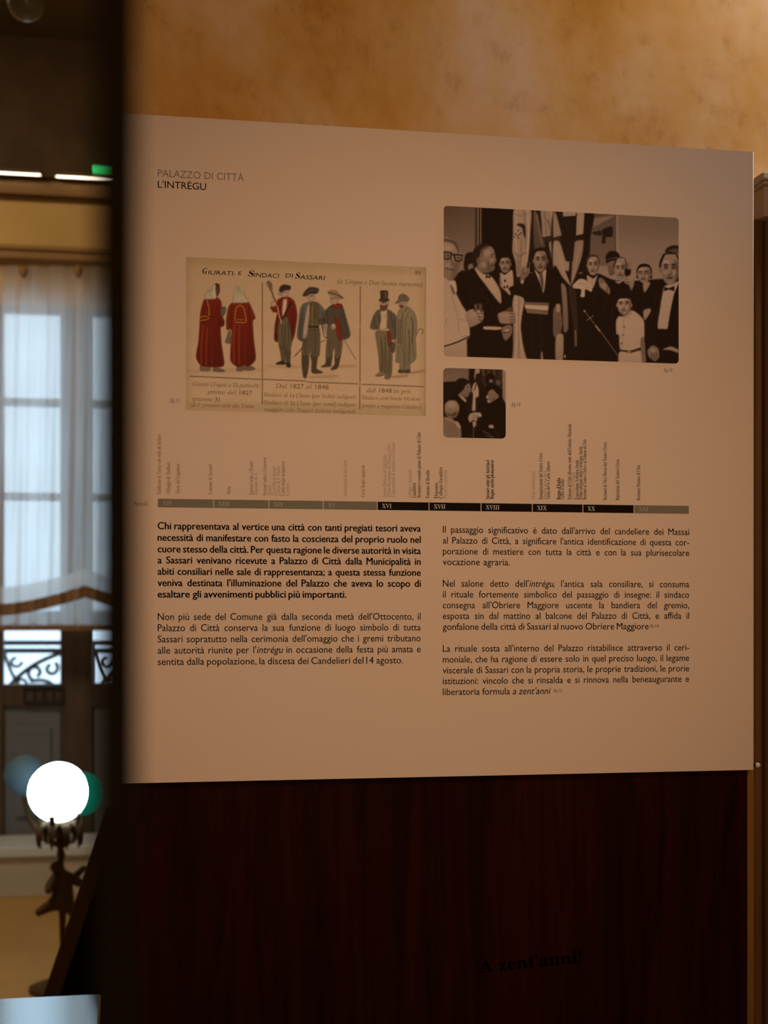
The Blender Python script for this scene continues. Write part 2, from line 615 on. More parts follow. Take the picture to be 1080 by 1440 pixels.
def globe(name, px, py, rpx, m, dy=0.0, label=None):
    c = pt(px, py, dy)
    r = rpx * PXM
    o = MB().lathe(c, [(r * math.sin(k * math.pi / 24), -r * math.cos(k * math.pi / 24)) for k in range(1, 24)], 40).build(name, m, lamp_e, smooth=True)
    if label:
        o['label'] = label
    return o


globe('globe', 82, 1114, 42.5, M['globe_lit'], 0, 'lit white glass globe')
globe('globe', 35, 1091, 31, M['ghost_blue'], .35, 'pale blue ghost reflection of the lit globe, built as a dim globe')
globe('globe', 116, 1116, 33, M['ghost_green'], .35, 'green ghost reflection of the lit globe, built as a dim globe')
# added branches holding up the two ghost reflections
MB().tube([pt(85, 1190, .02), pt(60, 1178, .2), pt(40, 1150, .34), pt(35, 1120, .35)], .012, 8).build('ghost_branch', M['bronze'], lamp_e, smooth=True)
MB().tube([pt(86, 1190, .02), pt(104, 1180, .2), pt(114, 1160, .34), pt(116, 1145, .35)], .012, 8).build('ghost_branch', M['bronze'], lamp_e, smooth=True)
# leafy cup
lf = MB()
cc = pt(84, 1160)
lf.lathe(cc, [(.02, -.05), (.045, -.02), (.07, .01), (.064, .014), (.015, -.02)], 20)
for k in range(9):
    an = 2 * math.pi * k / 9 + .2
    d = Vector((math.cos(an), math.sin(an), 0))
    s = Vector((-math.sin(an), math.cos(an), 0))
    prof = [(.06, -.01, .012), (.095, .012, .030), (.122, .000, .026), (.134, -.045, .018), (.126, -.085, .003)]
    vs = []
    for r, z, wv in prof:
        for q in (-1, 0, 1):
            vs.append(cc + d * (r * .66 + (.006 if q == 0 else 0)) + s * (wv * .7 * q) + Vector((0, 0, z)))
    fs = [(i * 3 + j, i * 3 + j + 1, i * 3 + j + 4, i * 3 + j + 3) for i in range(4) for j in range(2)]
    lf.add(vs, fs)
    if k % 2 == 0:
        vs = []
        for r, z, wv in [(.10, .0, .014), (.112, .05, .018), (.104, .07, .002)]:
            for q in (-1, 0, 1):
                vs.append(cc + d * (r * .72) + s * (wv * .7 * q) + Vector((0, 0, z * .8)))
        lf.add(vs, [(i * 3 + j, i * 3 + j + 1, i * 3 + j + 4, i * 3 + j + 3) for i in range(2) for j in range(2)])
lo = lf.build('leaf_cup', M['bronze'], lamp_e, smooth=True)
sd = lo.modifiers.new('thick', 'SOLIDIFY')
sd.thickness = .005
# stem with knops, pole and foot
ste = MB()
ste.tube([pt(85, 1175), pt(85, 1192), pt(86, 1202), pt(86, 1214)], [.022, .012, .017, .010], 12)
ste.tube([pt(88, 1268), pt(88, 1285), pt(88, 1330), pt(88, 1380)], [.022, .014, .011, .016], 12)
ste.build('stem', M['bronze'], lamp_e, smooth=True)
zb = pt(88, 1380).z
xb = pt(88, 1380).x
MB().lathe((xb, YLm, 0), [(.13, 0), (.13, .015), (.09, .03), (.05, .045), (.032, .06), (.028, max(.08, zb)), (.02, max(.08, zb) + .01)], 28).build('foot', M['bronze'], lamp_e, smooth=True)

# cherub figure as one skinned body
jo = {'pel': (88, 1270, 0, .036), 'wst': (89, 1254, 0, .034), 'chs': (88, 1238, 0, .044), 'nck': (85, 1226, 0, .022), 'hd0': (80, 1219, -.01, .033), 'hd1': (77, 1211, -.01, .026),
      'ls': (77, 1236, -.02, .024), 'le': (69, 1246, -.05, .017), 'lh': (67, 1257, -.07, .013),
      'rs': (99, 1235, .02, .024), 'rel': (112, 1241, .03, .020), 'rh': (126, 1250, .03, .013),
      'lk': (74, 1271, -.05, .028), 'la': (61, 1279, -.05, .020), 'lf': (50, 1286, -.06, .014),
      'rk': (98, 1276, .03, .026), 'ra': (106, 1288, .05, .018), 'rf': (111, 1298, .04, .013)}
ed = [('pel', 'wst'), ('wst', 'chs'), ('chs', 'nck'), ('nck', 'hd0'), ('hd0', 'hd1'), ('chs', 'ls'), ('ls', 'le'), ('le', 'lh'), ('chs', 'rs'), ('rs', 'rel'), ('rel', 'rh'),
      ('pel', 'lk'), ('lk', 'la'), ('la', 'lf'), ('pel', 'rk'), ('rk', 'ra'), ('ra', 'rf')]
ks = list(jo)
me = bpy.data.meshes.new('figure')
me.from_pydata([tuple(pt(jo[k][0], jo[k][1], jo[k][2])) for k in ks], [(ks.index(a), ks.index(b)) for a, b in ed], [])
me.materials.append(M['bronze'])
fo = bpy.data.objects.new('figure', me)
COL.objects.link(fo)
sk = fo.modifiers.new('skin', 'SKIN')
for i, k in enumerate(ks):
    me.skin_vertices[0].data[i].radius = (jo[k][3], jo[k][3])
me.skin_vertices[0].data[0].use_root = True
fo.modifiers.new('sub', 'SUBSURF').levels = 2
fo.modifiers['sub'].render_levels = 2
put(fo, lamp_e)
# drapery flying to the right of the figure
MB().tube([pt(100, 1238, .03), pt(108, 1230, .05), pt(118, 1221, .05), pt(127, 1223, .05), pt(131, 1231, .05), pt(128, 1238, .05)], [.012, .014, .013, .012, .010, .006], 8).build('drapery', M['bronze'], lamp_e, smooth=True)

# ------------------------------------------------------------------ polished table
zt = .75
tb_y1 = 2.82
tx1 = ax(150, tb_y1) - .01
te = empty('side_table', (tx1 - .6, 2.55, 0), 'table with polished pale blue reflecting top at the bottom corner', 'table')
MB().box(tx1 - 1.2, tx1, 2.22, tb_y1, zt - .03, zt).build('tabletop', M['table_top'], te, bevel=.004)
MB().box(tx1 - 1.15, tx1 - .05, 2.27, tb_y1 - .05, zt - .12, zt - .03).build('apron', M['dark_wood'], te)
for x in (tx1 - 1.14, tx1 - .10):
    for y in (2.28, tb_y1 - .10):
        MB().box(x, x + .045, y, y + .045, 0, zt - .12).build('leg', M['dark_wood'], te)

# leaning board with a brown slanted edge
yl = 3.45
q = [at(150, 1138, yl), at(-60, 1800, yl), at(178, 1800, yl), at(190, 1138, yl)]
q2 = [at(150, 1138, yl), at(-60, 1800, yl), at(-36, 1800, yl), at(171, 1138, yl)]
zmin = min(v.z for v in q)
for v in q + q2:
    if v.z < .3:
        v.z = 0.0
le = empty('leaning_board', (q[1].x, yl, 0), 'dark board with a slanted brown edge leaning behind the table', 'board')
MB().prism([(v.x, v.z) for v in q], yl, yl + .04).build('board', M['post'], le)
MB().prism([(v.x, v.z) for v in q2], yl - .015, yl).build('edge_strip', M['dark_wood'], le)

# ------------------------------------------------------------------ near post out of focus, stands in for a glass pane's dark edge
dpo = .32
a0 = (134 - 540) / FPX     # left edge of the post in tangents
a1 = (195 - 540) / FPX


def camxy(a, d):
    return (d * (a * CT + ST), d * (-a * ST + CT))


p00, p01 = camxy(a0, dpo), camxy(a1, dpo)
p11, p10 = camxy(a1 - .004, dpo + .03), camxy(a0 + .004, dpo + .03)
po = MB()
vs = [(*p, 0) for p in (p00, p01, p11, p10)] + [(*p, ZC) for p in (p00, p01, p11, p10)]
po.add(vs, [(0, 1, 2, 3), (4, 5, 6, 7), (0, 1, 5, 4), (1, 2, 6, 5), (2, 3, 7, 6), (3, 0, 4, 7)])
po = po.build('pane_edge_post', M['post'])
tag(po, 'narrow dark post for the edge of a glass pane close to the camera, blurred, between hall and panel', 'post')

# ------------------------------------------------------------------ pilaster at the right on the ochre wall
yq = YW - .05
pi_e = bpy.data.objects.new('trim_3', None)
pi_e.location = (ax(1085, yq), YW, 0)
COL.objects.link(pi_e)
structure(pi_e)
pi_e['label'] = 'dark brown pilaster with pale stone capital on the ochre wall'
ztop = at(1075, 306, yq).z
sh = MB()
x0 = ax(1061, yq)
sh.box(x0, x0 + .22, yq + .03, YW, 0, ztop)
for k in range(5):
    xx = x0 + .006 + k * .026
    sh.tube([(xx + .006, yq + .022, .12), (xx + .006, yq + .022, ztop)], .010, 10)
sh.build('shaft', M['brown_wood'], pi_e)
cp = MB()
xa = ax(1067, yq)
cp.box(xa + .006, xa + .25, yq - .01, YW, ztop, at(1075, 264, yq).z)
cp.box(xa - .002, xa + .26, yq - .025, YW, at(1075, 264, yq).z, at(1075, 260, yq).z)
cp.box(xa - .008, xa + .27, yq - .035, YW, at(1075, 260, yq).z, at(1075, 250, yq).z)
cp.build('capital', M['stone'], pi_e, bevel=.003)
MB().box(x0 - .006, x0 + .23, yq - .01, YW, 0, .12).build('base', M['brown_wood'], pi_e, bevel=.004)

# ------------------------------------------------------------------ mahogany stand behind the panel
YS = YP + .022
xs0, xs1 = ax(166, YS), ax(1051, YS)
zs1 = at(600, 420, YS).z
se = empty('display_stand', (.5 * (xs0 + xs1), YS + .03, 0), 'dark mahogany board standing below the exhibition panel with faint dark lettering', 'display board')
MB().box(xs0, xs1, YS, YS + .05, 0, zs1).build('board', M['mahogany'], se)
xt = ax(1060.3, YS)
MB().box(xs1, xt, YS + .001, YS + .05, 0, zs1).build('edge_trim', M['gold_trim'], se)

# ------------------------------------------------------------------ exhibition panel
XP0, XP1 = ax(165, YP), ax(1058, YP)
ZP0, ZP1 = at(1060, 1082.5, YP).z, at(1060, 213.5, YP).z
pe_ = empty('exhibition_panel', (.5 * (XP0 + XP1), YP, ZP0), 'large white printed museum panel with Italian text, old pictures and a timeline', 'panel')
MB().box(XP0, XP1, YP, YP + .020, ZP0, ZP1).build('board', M['panel'], pe_)
# rounded metal edge on the right, thin strips above and below
eg = MB()
xr = ax(1062.6, YP)
prof = [(XP1, YP), (XP1 + .0012, YP), (XP1 + .0030, YP + .0022), (XP1 + .0045, YP + .006), (xr, YP + .012), (xr, YP + .020), (XP1, YP + .020)]
n = len(prof)
vs = [(x, y, ZP0) for x, y in prof] + [(x, y, ZP1) for x, y in prof]
eg.add(vs, [tuple(range(n)), tuple(range(2 * n - 1, n - 1, -1))] + [(i, (i + 1) % n, (i + 1) % n + n, i + n) for i in range(n)])
eg.build('edge_strip', M['alu'], pe_)
# little wall fixing at the lower right corner
fx = at(1065.5, 1076, YP + .012)
MB().lathe((fx.x, fx.y, fx.z), [(.001, -.004), (.0035, -.0025), (.0045, 0), (.0035, .0025), (.001, .004)], 12).build('fixing_screw', M['alu'], pe_, smooth=True)
MB().box(XP1 + .004, fx.x, fx.y - .001, fx.y + .001, fx.z - .002, fx.z + .002).build('fixing_arm', M['post'], pe_)

EPS = .0004


def uz(px, py):
    p = at(px, py, YP)
    return p.x, p.z


# --- text, laid out word by word on the plane of the panel
_fc = bpy.data.curves.new('lettering', 'FONT')
_fo = bpy.data.objects.new('lettering', _fc)
COL.objects.link(_fo)
_cache = {}


def bold_serif(s):
    out = ''
    for ch in s:
        if 'A' <= ch <= 'Z':
            out += chr(0x1D400 + ord(ch) - 65)
        elif 'a' <= ch <= 'z':
            out += chr(0x1D41A + ord(ch) - 97)
        elif '0' <= ch <= '9':
            out += chr(0x1D7CE + ord(ch) - 48)
        else:
            out += ch
    return out


def ital_serif(s):
    out = ''
    for ch in s:
        if 'A' <= ch <= 'Z':
            out += chr(0x1D434 + ord(ch) - 65)
        elif ch == 'h':
            out += chr(0x210E)
        elif 'a' <= ch <= 'z':
            out += chr(0x1D44E + ord(ch) - 97)
        else:
            out += ch
    return out


def glyphs(s, off=0.0, res=3):
    """(vertices Nx2, faces, width) of a string at size 1"""
    key = (s, off, res)
    if key not in _cache:
        _fc.body = s
        _fc.offset = off
        _fc.resolution_u = res
        _fc.size = 1.0
        bpy.context.view_layer.update()
        ob = _fo.evaluated_get(bpy.context.evaluated_depsgraph_get())
        me = ob.to_mesh()
        v = np.empty(len(me.vertices) * 3)
        me.vertices.foreach_get('co', v)
        v = v.reshape(-1, 3)[:, :2].copy()
        fs = [tuple(p.vertices) for p in me.polygons]
        ob.to_mesh_clear()
        _cache[key] = (v, fs)
    return _cache[key]


def width(s, off=0.0):
    v, _ = glyphs(s)
    return float(v[:, 0].max() - v[:, 0].min()) if len(v) else 0.3


_h = glyphs('H')[0]
CAP = float(_h[:, 1].max() - _h[:, 1].min())
_x = glyphs('x')[0]
XH = float(_x[:, 1].max() - _x[:, 1].min())


class Print:
    """collects lettering lying on a plane y = const"""

    def __init__(self, y):
        self.y, self.mb = y, MB()

    def put(self, s, u, z, sx, sy, off=0.0, shear=0.0, rot=False, tilt=0.0):
        if off > 0:
            for du, dz in ((-1, 0), (1, 0), (0, .6), (0, -.6)):
                self.put(s, u + du * off * (sx if not rot else 0) + (dz * off * sy if rot else 0), z + (dz * off * sy if not rot else du * off * sx), sx, sy, 0.0, shear, rot, tilt)
            return
        v, fs = glyphs(s)
        if not len(v):
            return
        x = (v[:, 0] - v[:, 0].min()) * sx + v[:, 1] * sy * shear
        y = v[:, 1] * sy
        if rot:
            x, y = -y, x
        if tilt:
            x, y = x * math.cos(tilt) - y * math.sin(tilt), x * math.sin(tilt) + y * math.cos(tilt)
        self.mb.add([(u + a, self.y, z + b) for a, b in zip(x, y)], fs)

    def line(self, s, u0, u1, z, sx, sy, off=0.0, justify=True):
        """words; *word* is italic"""
        toks = []
        for wd_ in s.split(' '):
            segs = []
            it = False
            for k, seg in enumerate(wd_.split('*')):
                if seg:
                    segs.append((seg, it))
                it = not it
            toks.append(segs)
        gap = .07 * sx

        def tw(segs):
            return sum(width(t_, off) * sx for t_, _ in segs) + gap * (len(segs) - 1)
        ws = [tw(t_) for t_ in toks]
        sp = .30 * sx
        if justify and len(toks) > 1:
            sp = ((u1 - u0) - sum(ws)) / (len(toks) - 1)
        u = u0
        for segs, w_ in zip(toks, ws):
            uu = u
            for t_, it in segs:
                self.put(t_, uu, z, sx, sy, off, .24 if it else 0)
                uu += width(t_, off) * sx + gap
            u += w_ + sp

    def build(self, name, m, parent):
        return self.mb.build(name, m, parent, recalc=False)


PXU = (uz(601, 855)[0] - uz(600, 855)[0])       # metres per pixel across, mid panel
PXZ = (uz(600, 854)[1] - uz(600, 855)[1])


def natural(s, off):
    ws = [width(w_.replace('*', ''), off) for w_ in s.split(' ')]
    return sum(ws) + .30 * (len(ws) - 1)


def paragraph(name, lines, px0, px1, off, m, xh_px, parent, ref):
    """lines: (text, row of the baseline at px0, end column or None)"""
    pr = Print(YP - EPS)
    txt, row, end = ref
    u0 = uz(px0, row)[0]
    sx = (uz(end, row)[0] - u0) / natural(txt, off) * .955
    sy = xh_px * (uz(px0, row - 1)[1] - uz(px0, row)[1]) / XH
    for (s, row, end) in lines:
        u0, z = uz(px0, row)
        u1 = uz(end or px1, row)[0]
        pr.line(s, u0, u1, z, sx if not end else min(sx * 1.05, (u1 - u0) / natural(s, off)), sy, off)
    return pr.build(name, m, parent)


B1 = [("Chi rappresentava al vertice una città con tanti pregiati tesori aveva", 744.1, None),
      ("necessità di manifestare con fasto la coscienza del proprio ruolo nel", 760.4, None),
      ("cuore stesso della città. Per questa ragione le diverse autorità in visita", 776.6, None),
      ("a Sassari venivano ricevute a Palazzo di Città dalla Municipalità in", 792.3, None),
      ("abiti consiliari nelle sale di rappresentanza; a questa stessa funzione", 808.2, None),
      ("veniva destinata l'illuminazione del Palazzo che aveva lo scopo di", 824.2, None),
      ("esaltare gli avvenimenti pubblici più importanti.", 840.2, 487)]
paragraph('bold_paragraph', B1, 221.9, 591.5, .027, INK['bold'], 6.5, pe_, B1[6])
B2 = [("Non più sede del Comune già dalla seconda metà dell'Ottocento, il", 871.9, None),
      ("Palazzo di Città conserva la sua funzione di luogo simbolo di tutta", 887.6, None),
      ("Sassari sopratutto nella cerimonia dell'omaggio che i gremi tributano", 903.4, None),
      ("alle autorità riunite per l'*intrégu* in occasione della festa più amata e", 919.2, None),
      ("sentita dalla popolazione, la discesa dei Candelieri del 14 agosto.", 935.2, 566.7)]
paragraph('text_paragraph', B2, 221.9, 591.5, .007, INK['black'], 6.4, pe_, B2[4])
B3 = [("Il passaggio significativo è dato dall'arrivo del candeliere dei Massai", 749.1, None),
      ("al Palazzo di Città, a significare l'antica identificazione di questa cor-", 764.3, None),
      ("porazione di mestiere con tutta la città e con la sua plurisecolare", 779.5, None),
      ("vocazione agraria.", 794.6, 716.9)]
REF2 = ("gonfalone della città di Sassari al nuovo Obriere Maggiore", 885.8, 912)
paragraph('text_paragraph', B3, 622.7, 969, .007, INK['black'], 6.2, pe_, REF2)
B4 = [("Nel salone detto dell'*intrégu*, l'antica sala consiliare, si consuma", 824.9, None),
      ("il rituale fortemente simbolico del passaggio di insegne: il sindaco", 840.2, None),
      ("consegna all'Obriere Maggiore uscente la bandiera del gremio,", 855.4, None),
      ("esposta sin dal mattino al balcone del Palazzo di Città, e affida il", 870.6, None),
      ("gonfalone della città di Sassari al nuovo Obriere Maggiore", 885.8, 912)]
paragraph('text_paragraph', B4, 622.7, 969, .007, INK['black'], 6.2, pe_, REF2)
B5 = [("La rituale sosta all'interno del Palazzo ristabilisce attraverso il ceri-", 916.6, None),
      ("moniale, che ha ragione di essere solo in quel preciso luogo, il legame", 931.8, None),
      ("viscerale di Sassari con la propria storia, le proprie tradizioni, le prorie", 947.0, None),
      ("istituzioni: vincolo che si rinsalda e si rinnova nella beneaugurante e", 962.2, None),
      ("liberatoria formula *a* *zent'anni*", 977.5, 772.7)]
paragraph('text_paragraph', B5, 622.7, 969, .007, INK['black'], 6.2, pe_, REF2)


def single(name, s, px0, px1, row, h_px, m, off=0.0, shear=0.0, tall=CAP):
    pr = Print(YP - EPS)
    u0, z = uz(px0, row)
    u1 = uz(px1, row)[0]
    sy = h_px * (uz(px0, row - 1)[1] - z) / tall
    sx = (u1 - u0) / width(s, off)
    pr.put(s, u0, z, sx, sy, off, shear)
    return pr.build(name, m, pe_)


single('section_title', 'PALAZZO DI CITTÀ', 221.9, 343, 248.3, 10.0, INK['head'])
single('heading', "L'INTRÉGU", 221.9, 289.8, 263.8, 9.6, INK['black'], .006)
single('caption', ital_serif('fig') + '.11', 238.5, 251.5, 565.5, 5.2, INK['blue'])
single('caption', ital_serif('fig') + '.12', 933, 945.5, 522.5, 4.8, INK['blue'])
single('caption', ital_serif('fig') + '.13', 718.5, 731.5, 571, 5.0, INK['blue'])
single('figure_reference', ital_serif('fig') + '.13.', 913, 927, 882.0, 4.0, INK['black'])
single('figure_reference', ital_serif('fig') + '.12.', 778, 791, 973.0, 4.0, INK['black'])

# --- timeline
bnd = [222, 300.5, 378, 454.5, 530.5, 603.3, 676.4, 748.5, 819.6, 891.5, 969]
zb0, zb1 = uz(222, 713.3)[1], uz(222, 701.3)[1]
tl = MB()
for k in range(10):
    x0 = uz(bnd[k] + (.5 if k else 0), 710)[0]
    x1 = uz(bnd[k + 1] - .5, 710)[0]
    tl.add([(x0, YP - EPS, zb0), (x1, YP - EPS, zb0), (x1, YP - EPS, zb1), (x0, YP - EPS, zb1)], [(0, 1, 2, 3)], 1 if 4 <= k <= 8 else 0)
bar = tl.build('timeline_bar', [INK['bargrey'], INK['barblack']], pe_, recalc=False)
for k, s in enumerate(['XII', 'XIII', 'XIV', 'XV', 'XVI', 'XVII', 'XVIII', 'XIX', 'XX', 'XXI']):
    pr = Print(YP - 2 * EPS)
    u0, _ = uz(bnd[k] + 6.5, 710)
    zz = zb0 + .24 * (zb1 - zb0)
    sy = .52 * (zb1 - zb0) / CAP
    pr.put(bold_serif(s), u0, zz, sy * .92, sy)
    pr.build('numeral', INK['num' if 4 <= k <= 8 else 'numgrey'], bar)
single('timeline_heading', bold_serif('Secoli'), 188, 208.5, 711, 6.5, INK['mid'])

TL = [(224.5, 695, 611, "Giudicato di Torres con sede ad Ardara", 'mid'), (237.5, 694.5, 650, "Villaggio di Thathari", 'mid'), (251, 694.5, 652, "Torre del Logudoro", 'mid'),
      (296.5, 695.5, 653, "Comune di Sassari", 'mid'), (322.5, 695.5, 684, "Mura", 'mid'),
      (354, 696, 649, "Sassari sotto i Pisani", 'mid'), (360.5, 696, 664, "Duomo di S.", 'faint'), (373, 696.5, 643, "Sassari sotto i Genovesi", 'mid'),
      (379.5, 696.5, 682, "Statuti", 'faint'), (386, 697, 656, "Il Castello di Sassari", 'faint'), (392, 697, 656, "Chiesa di S. Maria", 'faint'), (398.5, 697, 648, "Corte regia aragonese", 'mid'), (405, 697, 680, "Carroz", 'faint'),
      (486, 698, 647, "Arcivescovado di San Nicola", 'faint'), (511, 699, 654, "Corte Regia spagnola", 'mid'),
      (541.5, 699, 640, "Nuovo Palazzo di Giustizia", 'faint'), (547.5, 699, 624, "Primo documento del Palazzo civico", 'faint'), (553.5, 699, 622, "Corporazioni di mestiere al Palazzo", 'faint'),
      (577, 700, 660, "Collegio e Seminario", 'faint'), (583, 700, 679, "Candelieri", 'dark'), (589.8, 700, 608, "Restauro e secondo piano di Palazzo di Città", 'dark'),
      (602, 700.5, 661, "Fontana di Rosello", 'dark'), (614, 701, 679, "Duomo", 'dark'), (620.3, 701, 657, "Collegio Gesuitico", 'dark'), (626.8, 701, 661, "Peste e carestia", 'faint'),
      (686.3, 701.8, 647, "Sassari sotto gli Austriaci", 'bold'), (692.5, 701.8, 647, "Regno sardo-piemontese", 'bold'),
      (750.5, 702.5, 663, "Moti antifeudali", 'faint'), (761, 702.3, 637, "Inaugurazione del Teatro Civico", 'dark'), (766.5, 702.5, 662, "Nuovi giardini", 'faint'), (771.5, 702.3, 649, "Visita del re Carlo Alberto", 'dark'),
      (786.2, 702.5, 672, "Regno d'Italia", 'bold'), (791.2, 702.5, 674, "Unità d'Italia", 'dark'), (801.5, 702.5, 596, "Palazzo di Città diventa sede dell'Istituto Musicale", 'dark'),
      (806.5, 702.5, 664, "Primo telefono", 'faint'), (811.8, 702.5, 647, "Esposizione Artistica Sarda", 'dark'), (817, 702.6, 628, "Prima edizione della Cavalcata Sarda", 'dark'), (822.7, 702.6, 618, "Restauri al Teatro Civico e al Palazzo di Città", 'dark'),
      (851.3, 703.5, 622, "Restauri di Vico Mossa del Teatro Civico", 'dark'), (869, 703.5, 646, "Ripristino del Teatro Civico", 'dark'), (898.3, 703.8, 654, "Restauro Palazzo di Città", 'dark')]
for (px, r0, r1, s, c) in TL:
    pr = Print(YP - EPS)
    u0, z0 = uz(px + 1.8, r0)
    z1 = uz(px + 1.8, r1)[1]
    bs = bold_serif(s)
    sl = (z1 - z0) / width(bs)
    pr.put(bs, u0, z0, sl, 3.5 * PXU / XH, rot=True, off=.006 if c == 'bold' else 0)
    pr.build('timeline_note', INK[c], pe_)


# ------------------------------------------------------------------ pictures: painted in photo pixels, laid on the panel
class Canvas:
    S = 3

    def __init__(self, x0, y0, x1, y1, base):
        self.x0, self.y0 = x0, y0
        self.w, self.h = int((x1 - x0) * self.S), int((y1 - y0) * self.S)
        self.a = np.ones((self.h, self.w, 3)) * np.asarray(base, dtype=float)

    @staticmethod
    def spline(p, closed=True, k=5):
        p = np.asarray(p, float)
        n = len(p)
        out = []
        rng = n if closed else n - 1
        for i in range(rng):
            if closed:
                q0, q1, q2, q3 = p[(i - 1) % n], p[i], p[(i + 1) % n], p[(i + 2) % n]
            else:
                q0, q1, q2, q3 = p[max(i - 1, 0)], p[i], p[i + 1], p[min(i + 2, n - 1)]
            for j in range(k):
                t = j / k
                out.append(q1 + .35 * t * (q2 - q0) + t * t * (3 * (q2 - q1) - .35 * (2 * (q2 - q0) + (q3 - q1))) + t ** 3 * (2 * (q1 - q2) + .35 * ((q2 - q0) + (q3 - q1))))
        if not closed:
            out.append(p[-1])
        return np.array(out)

    def poly(self, pts, col, blur=.5, smooth=True, alpha=1.0, col2=None, axis=1):
        """col2: gradient across the shape along axis (0 x, 1 y)"""
        p = self.spline(pts) if smooth and len(pts) > 3 else np.asarray(pts, float)
        p = (p - (self.x0, self.y0)) * self.S
        r = max(1, int(round(blur * self.S)))
        xa, xb = int(max(0, p[:, 0].min() - 3 * r)), int(min(self.w, p[:, 0].max() + 3 * r + 1))
        ya, yb = int(max(0, p[:, 1].min() - 3 * r)), int(min(self.h, p[:, 1].max() + 3 * r + 1))
        if xb <= xa or yb <= ya:
            return
        X = np.arange(xa, xb)[None, :] + .5
        Y = np.arange(ya, yb)[:, None] + .5
        ins = np.zeros((yb - ya, xb - xa), bool)
        n = len(p)
        for i in range(n):
            ax_, ay = p[i]
            bx, by = p[(i + 1) % n]
            if ay == by:
                continue
            cond = ((ay > Y) != (by > Y))
            xi = ax_ + (Y - ay) * (bx - ax_) / (by - ay)
            ins ^= cond & (X < xi)
        m_ = self.boxblur(ins.astype(float), r) * alpha
        c = np.asarray(col, float)
        if col2 is not None:
            k = ((X - xa) / max(1, xb - xa) + 0 * Y) if axis == 0 else ((Y - ya) / max(1, yb - ya) + 0 * X)
            c = c + k[..., None] * (np.asarray(col2, float) - c)
        reg = self.a[ya:yb, xa:xb]
        reg += (c - reg) * m_[..., None]

    @staticmethod
    def boxblur(m_, r):
        for _ in range(2):
            for ax_ in (0, 1):
                pad = [(0, 0), (0, 0)]
                pad[ax_] = (r + 1, r)
                cs = np.cumsum(np.pad(m_, pad, mode='edge'), axis=ax_)
                k = 2 * r + 1
                m_ = (np.take(cs, range(k, cs.shape[ax_]), axis=ax_) - np.take(cs, range(0, cs.shape[ax_] - k), axis=ax_)) / k
        return m_

    def line(self, pts, wpx, col, blur=.35, smooth=True, alpha=1.0):
        p = self.spline(pts, False) if smooth and len(pts) > 2 else np.asarray(pts, float)
        d = np.gradient(p, axis=0)
        d /= np.maximum(1e-6, np.hypot(d[:, 0], d[:, 1]))[:, None]
        nrm = np.stack([-d[:, 1], d[:, 0]], 1) * wpx / 2
        self.poly(np.concatenate([p + nrm, (p - nrm)[::-1]]), col, blur, False, alpha)

    def dot(self, x, y, rx, ry, col, blur=.4, alpha=1.0, rot=0.0):
        an = np.linspace(0, 2 * math.pi, 18, endpoint=False)
        c, s = math.cos(rot), math.sin(rot)
        ex, ey = rx * np.cos(an), ry * np.sin(an)
        self.poly(np.stack([x + ex * c - ey * s, y + ex * s + ey * c], 1), col, blur, False, alpha)

    def grain(self, amt, seed=1, size=2):
        rg = np.random.default_rng(seed)
        g_ = rg.normal(0, 1, (self.h // size + 2, self.w // size + 2))
        g_ = np.kron(g_, np.ones((size, size)))[:self.h, :self.w]
        g_ = self.boxblur(g_, 1)
        self.a *= (1 + amt * g_)[..., None]

    def mesh(self, name, tl_, br_, radius_px, parent, paper):
        """tl_, br_: photo pixels of the two corners of the picture on the panel"""
        (u0, z1), (u1, z0) = uz(*tl_), uz(*br_)
        nx, ny = int((u1 - u0) / PXU), int((z1 - z0) / PXZ)
        uu = np.linspace(u0, u1, nx + 1)
        zz = np.linspace(z1, z0, ny + 1)
        U, Z = np.meshgrid(uu, zz)
        d = U * ST + YP * CT
        px = 540 + FPX * (U * CT - YP * ST) / d
        py = HOR - FPX * (Z - EYE) / d
        a = self.a.copy()
        fx_ = np.clip((px - self.x0) * self.S - .5, 0, self.w - 1.001)
        fy_ = np.clip((py - self.y0) * self.S - .5, 0, self.h - 1.001)
        ix, iy = fx_.astype(int), fy_.astype(int)
        tx_, ty_ = (fx_ - ix)[..., None], (fy_ - iy)[..., None]
        c = (a[iy, ix] * (1 - tx_) + a[iy, ix + 1] * tx_) * (1 - ty_) + (a[iy + 1, ix] * (1 - tx_) + a[iy + 1, ix + 1] * tx_) * ty_
        alb = np.clip(.79 * s2l(np.clip(c, 0, 255)) / s2l(paper), 0, .95)
        rr = radius_px * PXU
        if rr > 0:
            # pull the corner vertices onto the rounded outline
            cx = np.clip(U, u0 + rr, u1 - rr)
            cz = np.clip(Z, z0 + rr, z1 - rr)
            dx, dz = U - cx, Z - cz
            L = np.hypot(dx, dz)
            k = np.where((L > rr), rr / np.maximum(L, 1e-9), 1.0)
            U, Z = cx + dx * k, cz + dz * k
        idx = np.arange((nx + 1) * (ny + 1)).reshape(ny + 1, nx + 1)
        V = np.stack([U, np.full_like(U, YP - EPS), Z], -1).reshape(-1, 3)
        F = np.stack([idx[1:, :-1], idx[1:, 1:], idx[:-1, 1:], idx[:-1, :-1]], -1).reshape(-1, 4)
        me = bpy.data.meshes.new(name)
        me.vertices.add(len(V))
        me.vertices.foreach_set('co', V.ravel())
        me.loops.add(F.size)
        me.loops.foreach_set('vertex_index', F.ravel())
        me.polygons.add(len(F))
        me.polygons.foreach_set('loop_start', np.arange(0, F.size, 4))
        me.update(calc_edges=True)
        ca = me.color_attributes.new('print', 'FLOAT_COLOR', 'POINT')
        ca.data.foreach_set('color', np.concatenate([alb.reshape(-1, 3), np.ones((len(V), 1))], 1).ravel())
        me.materials.append(M['print'])
        o = bpy.data.objects.new(name, me)
        COL.objects.link(o)
        put(o, parent)
        return o


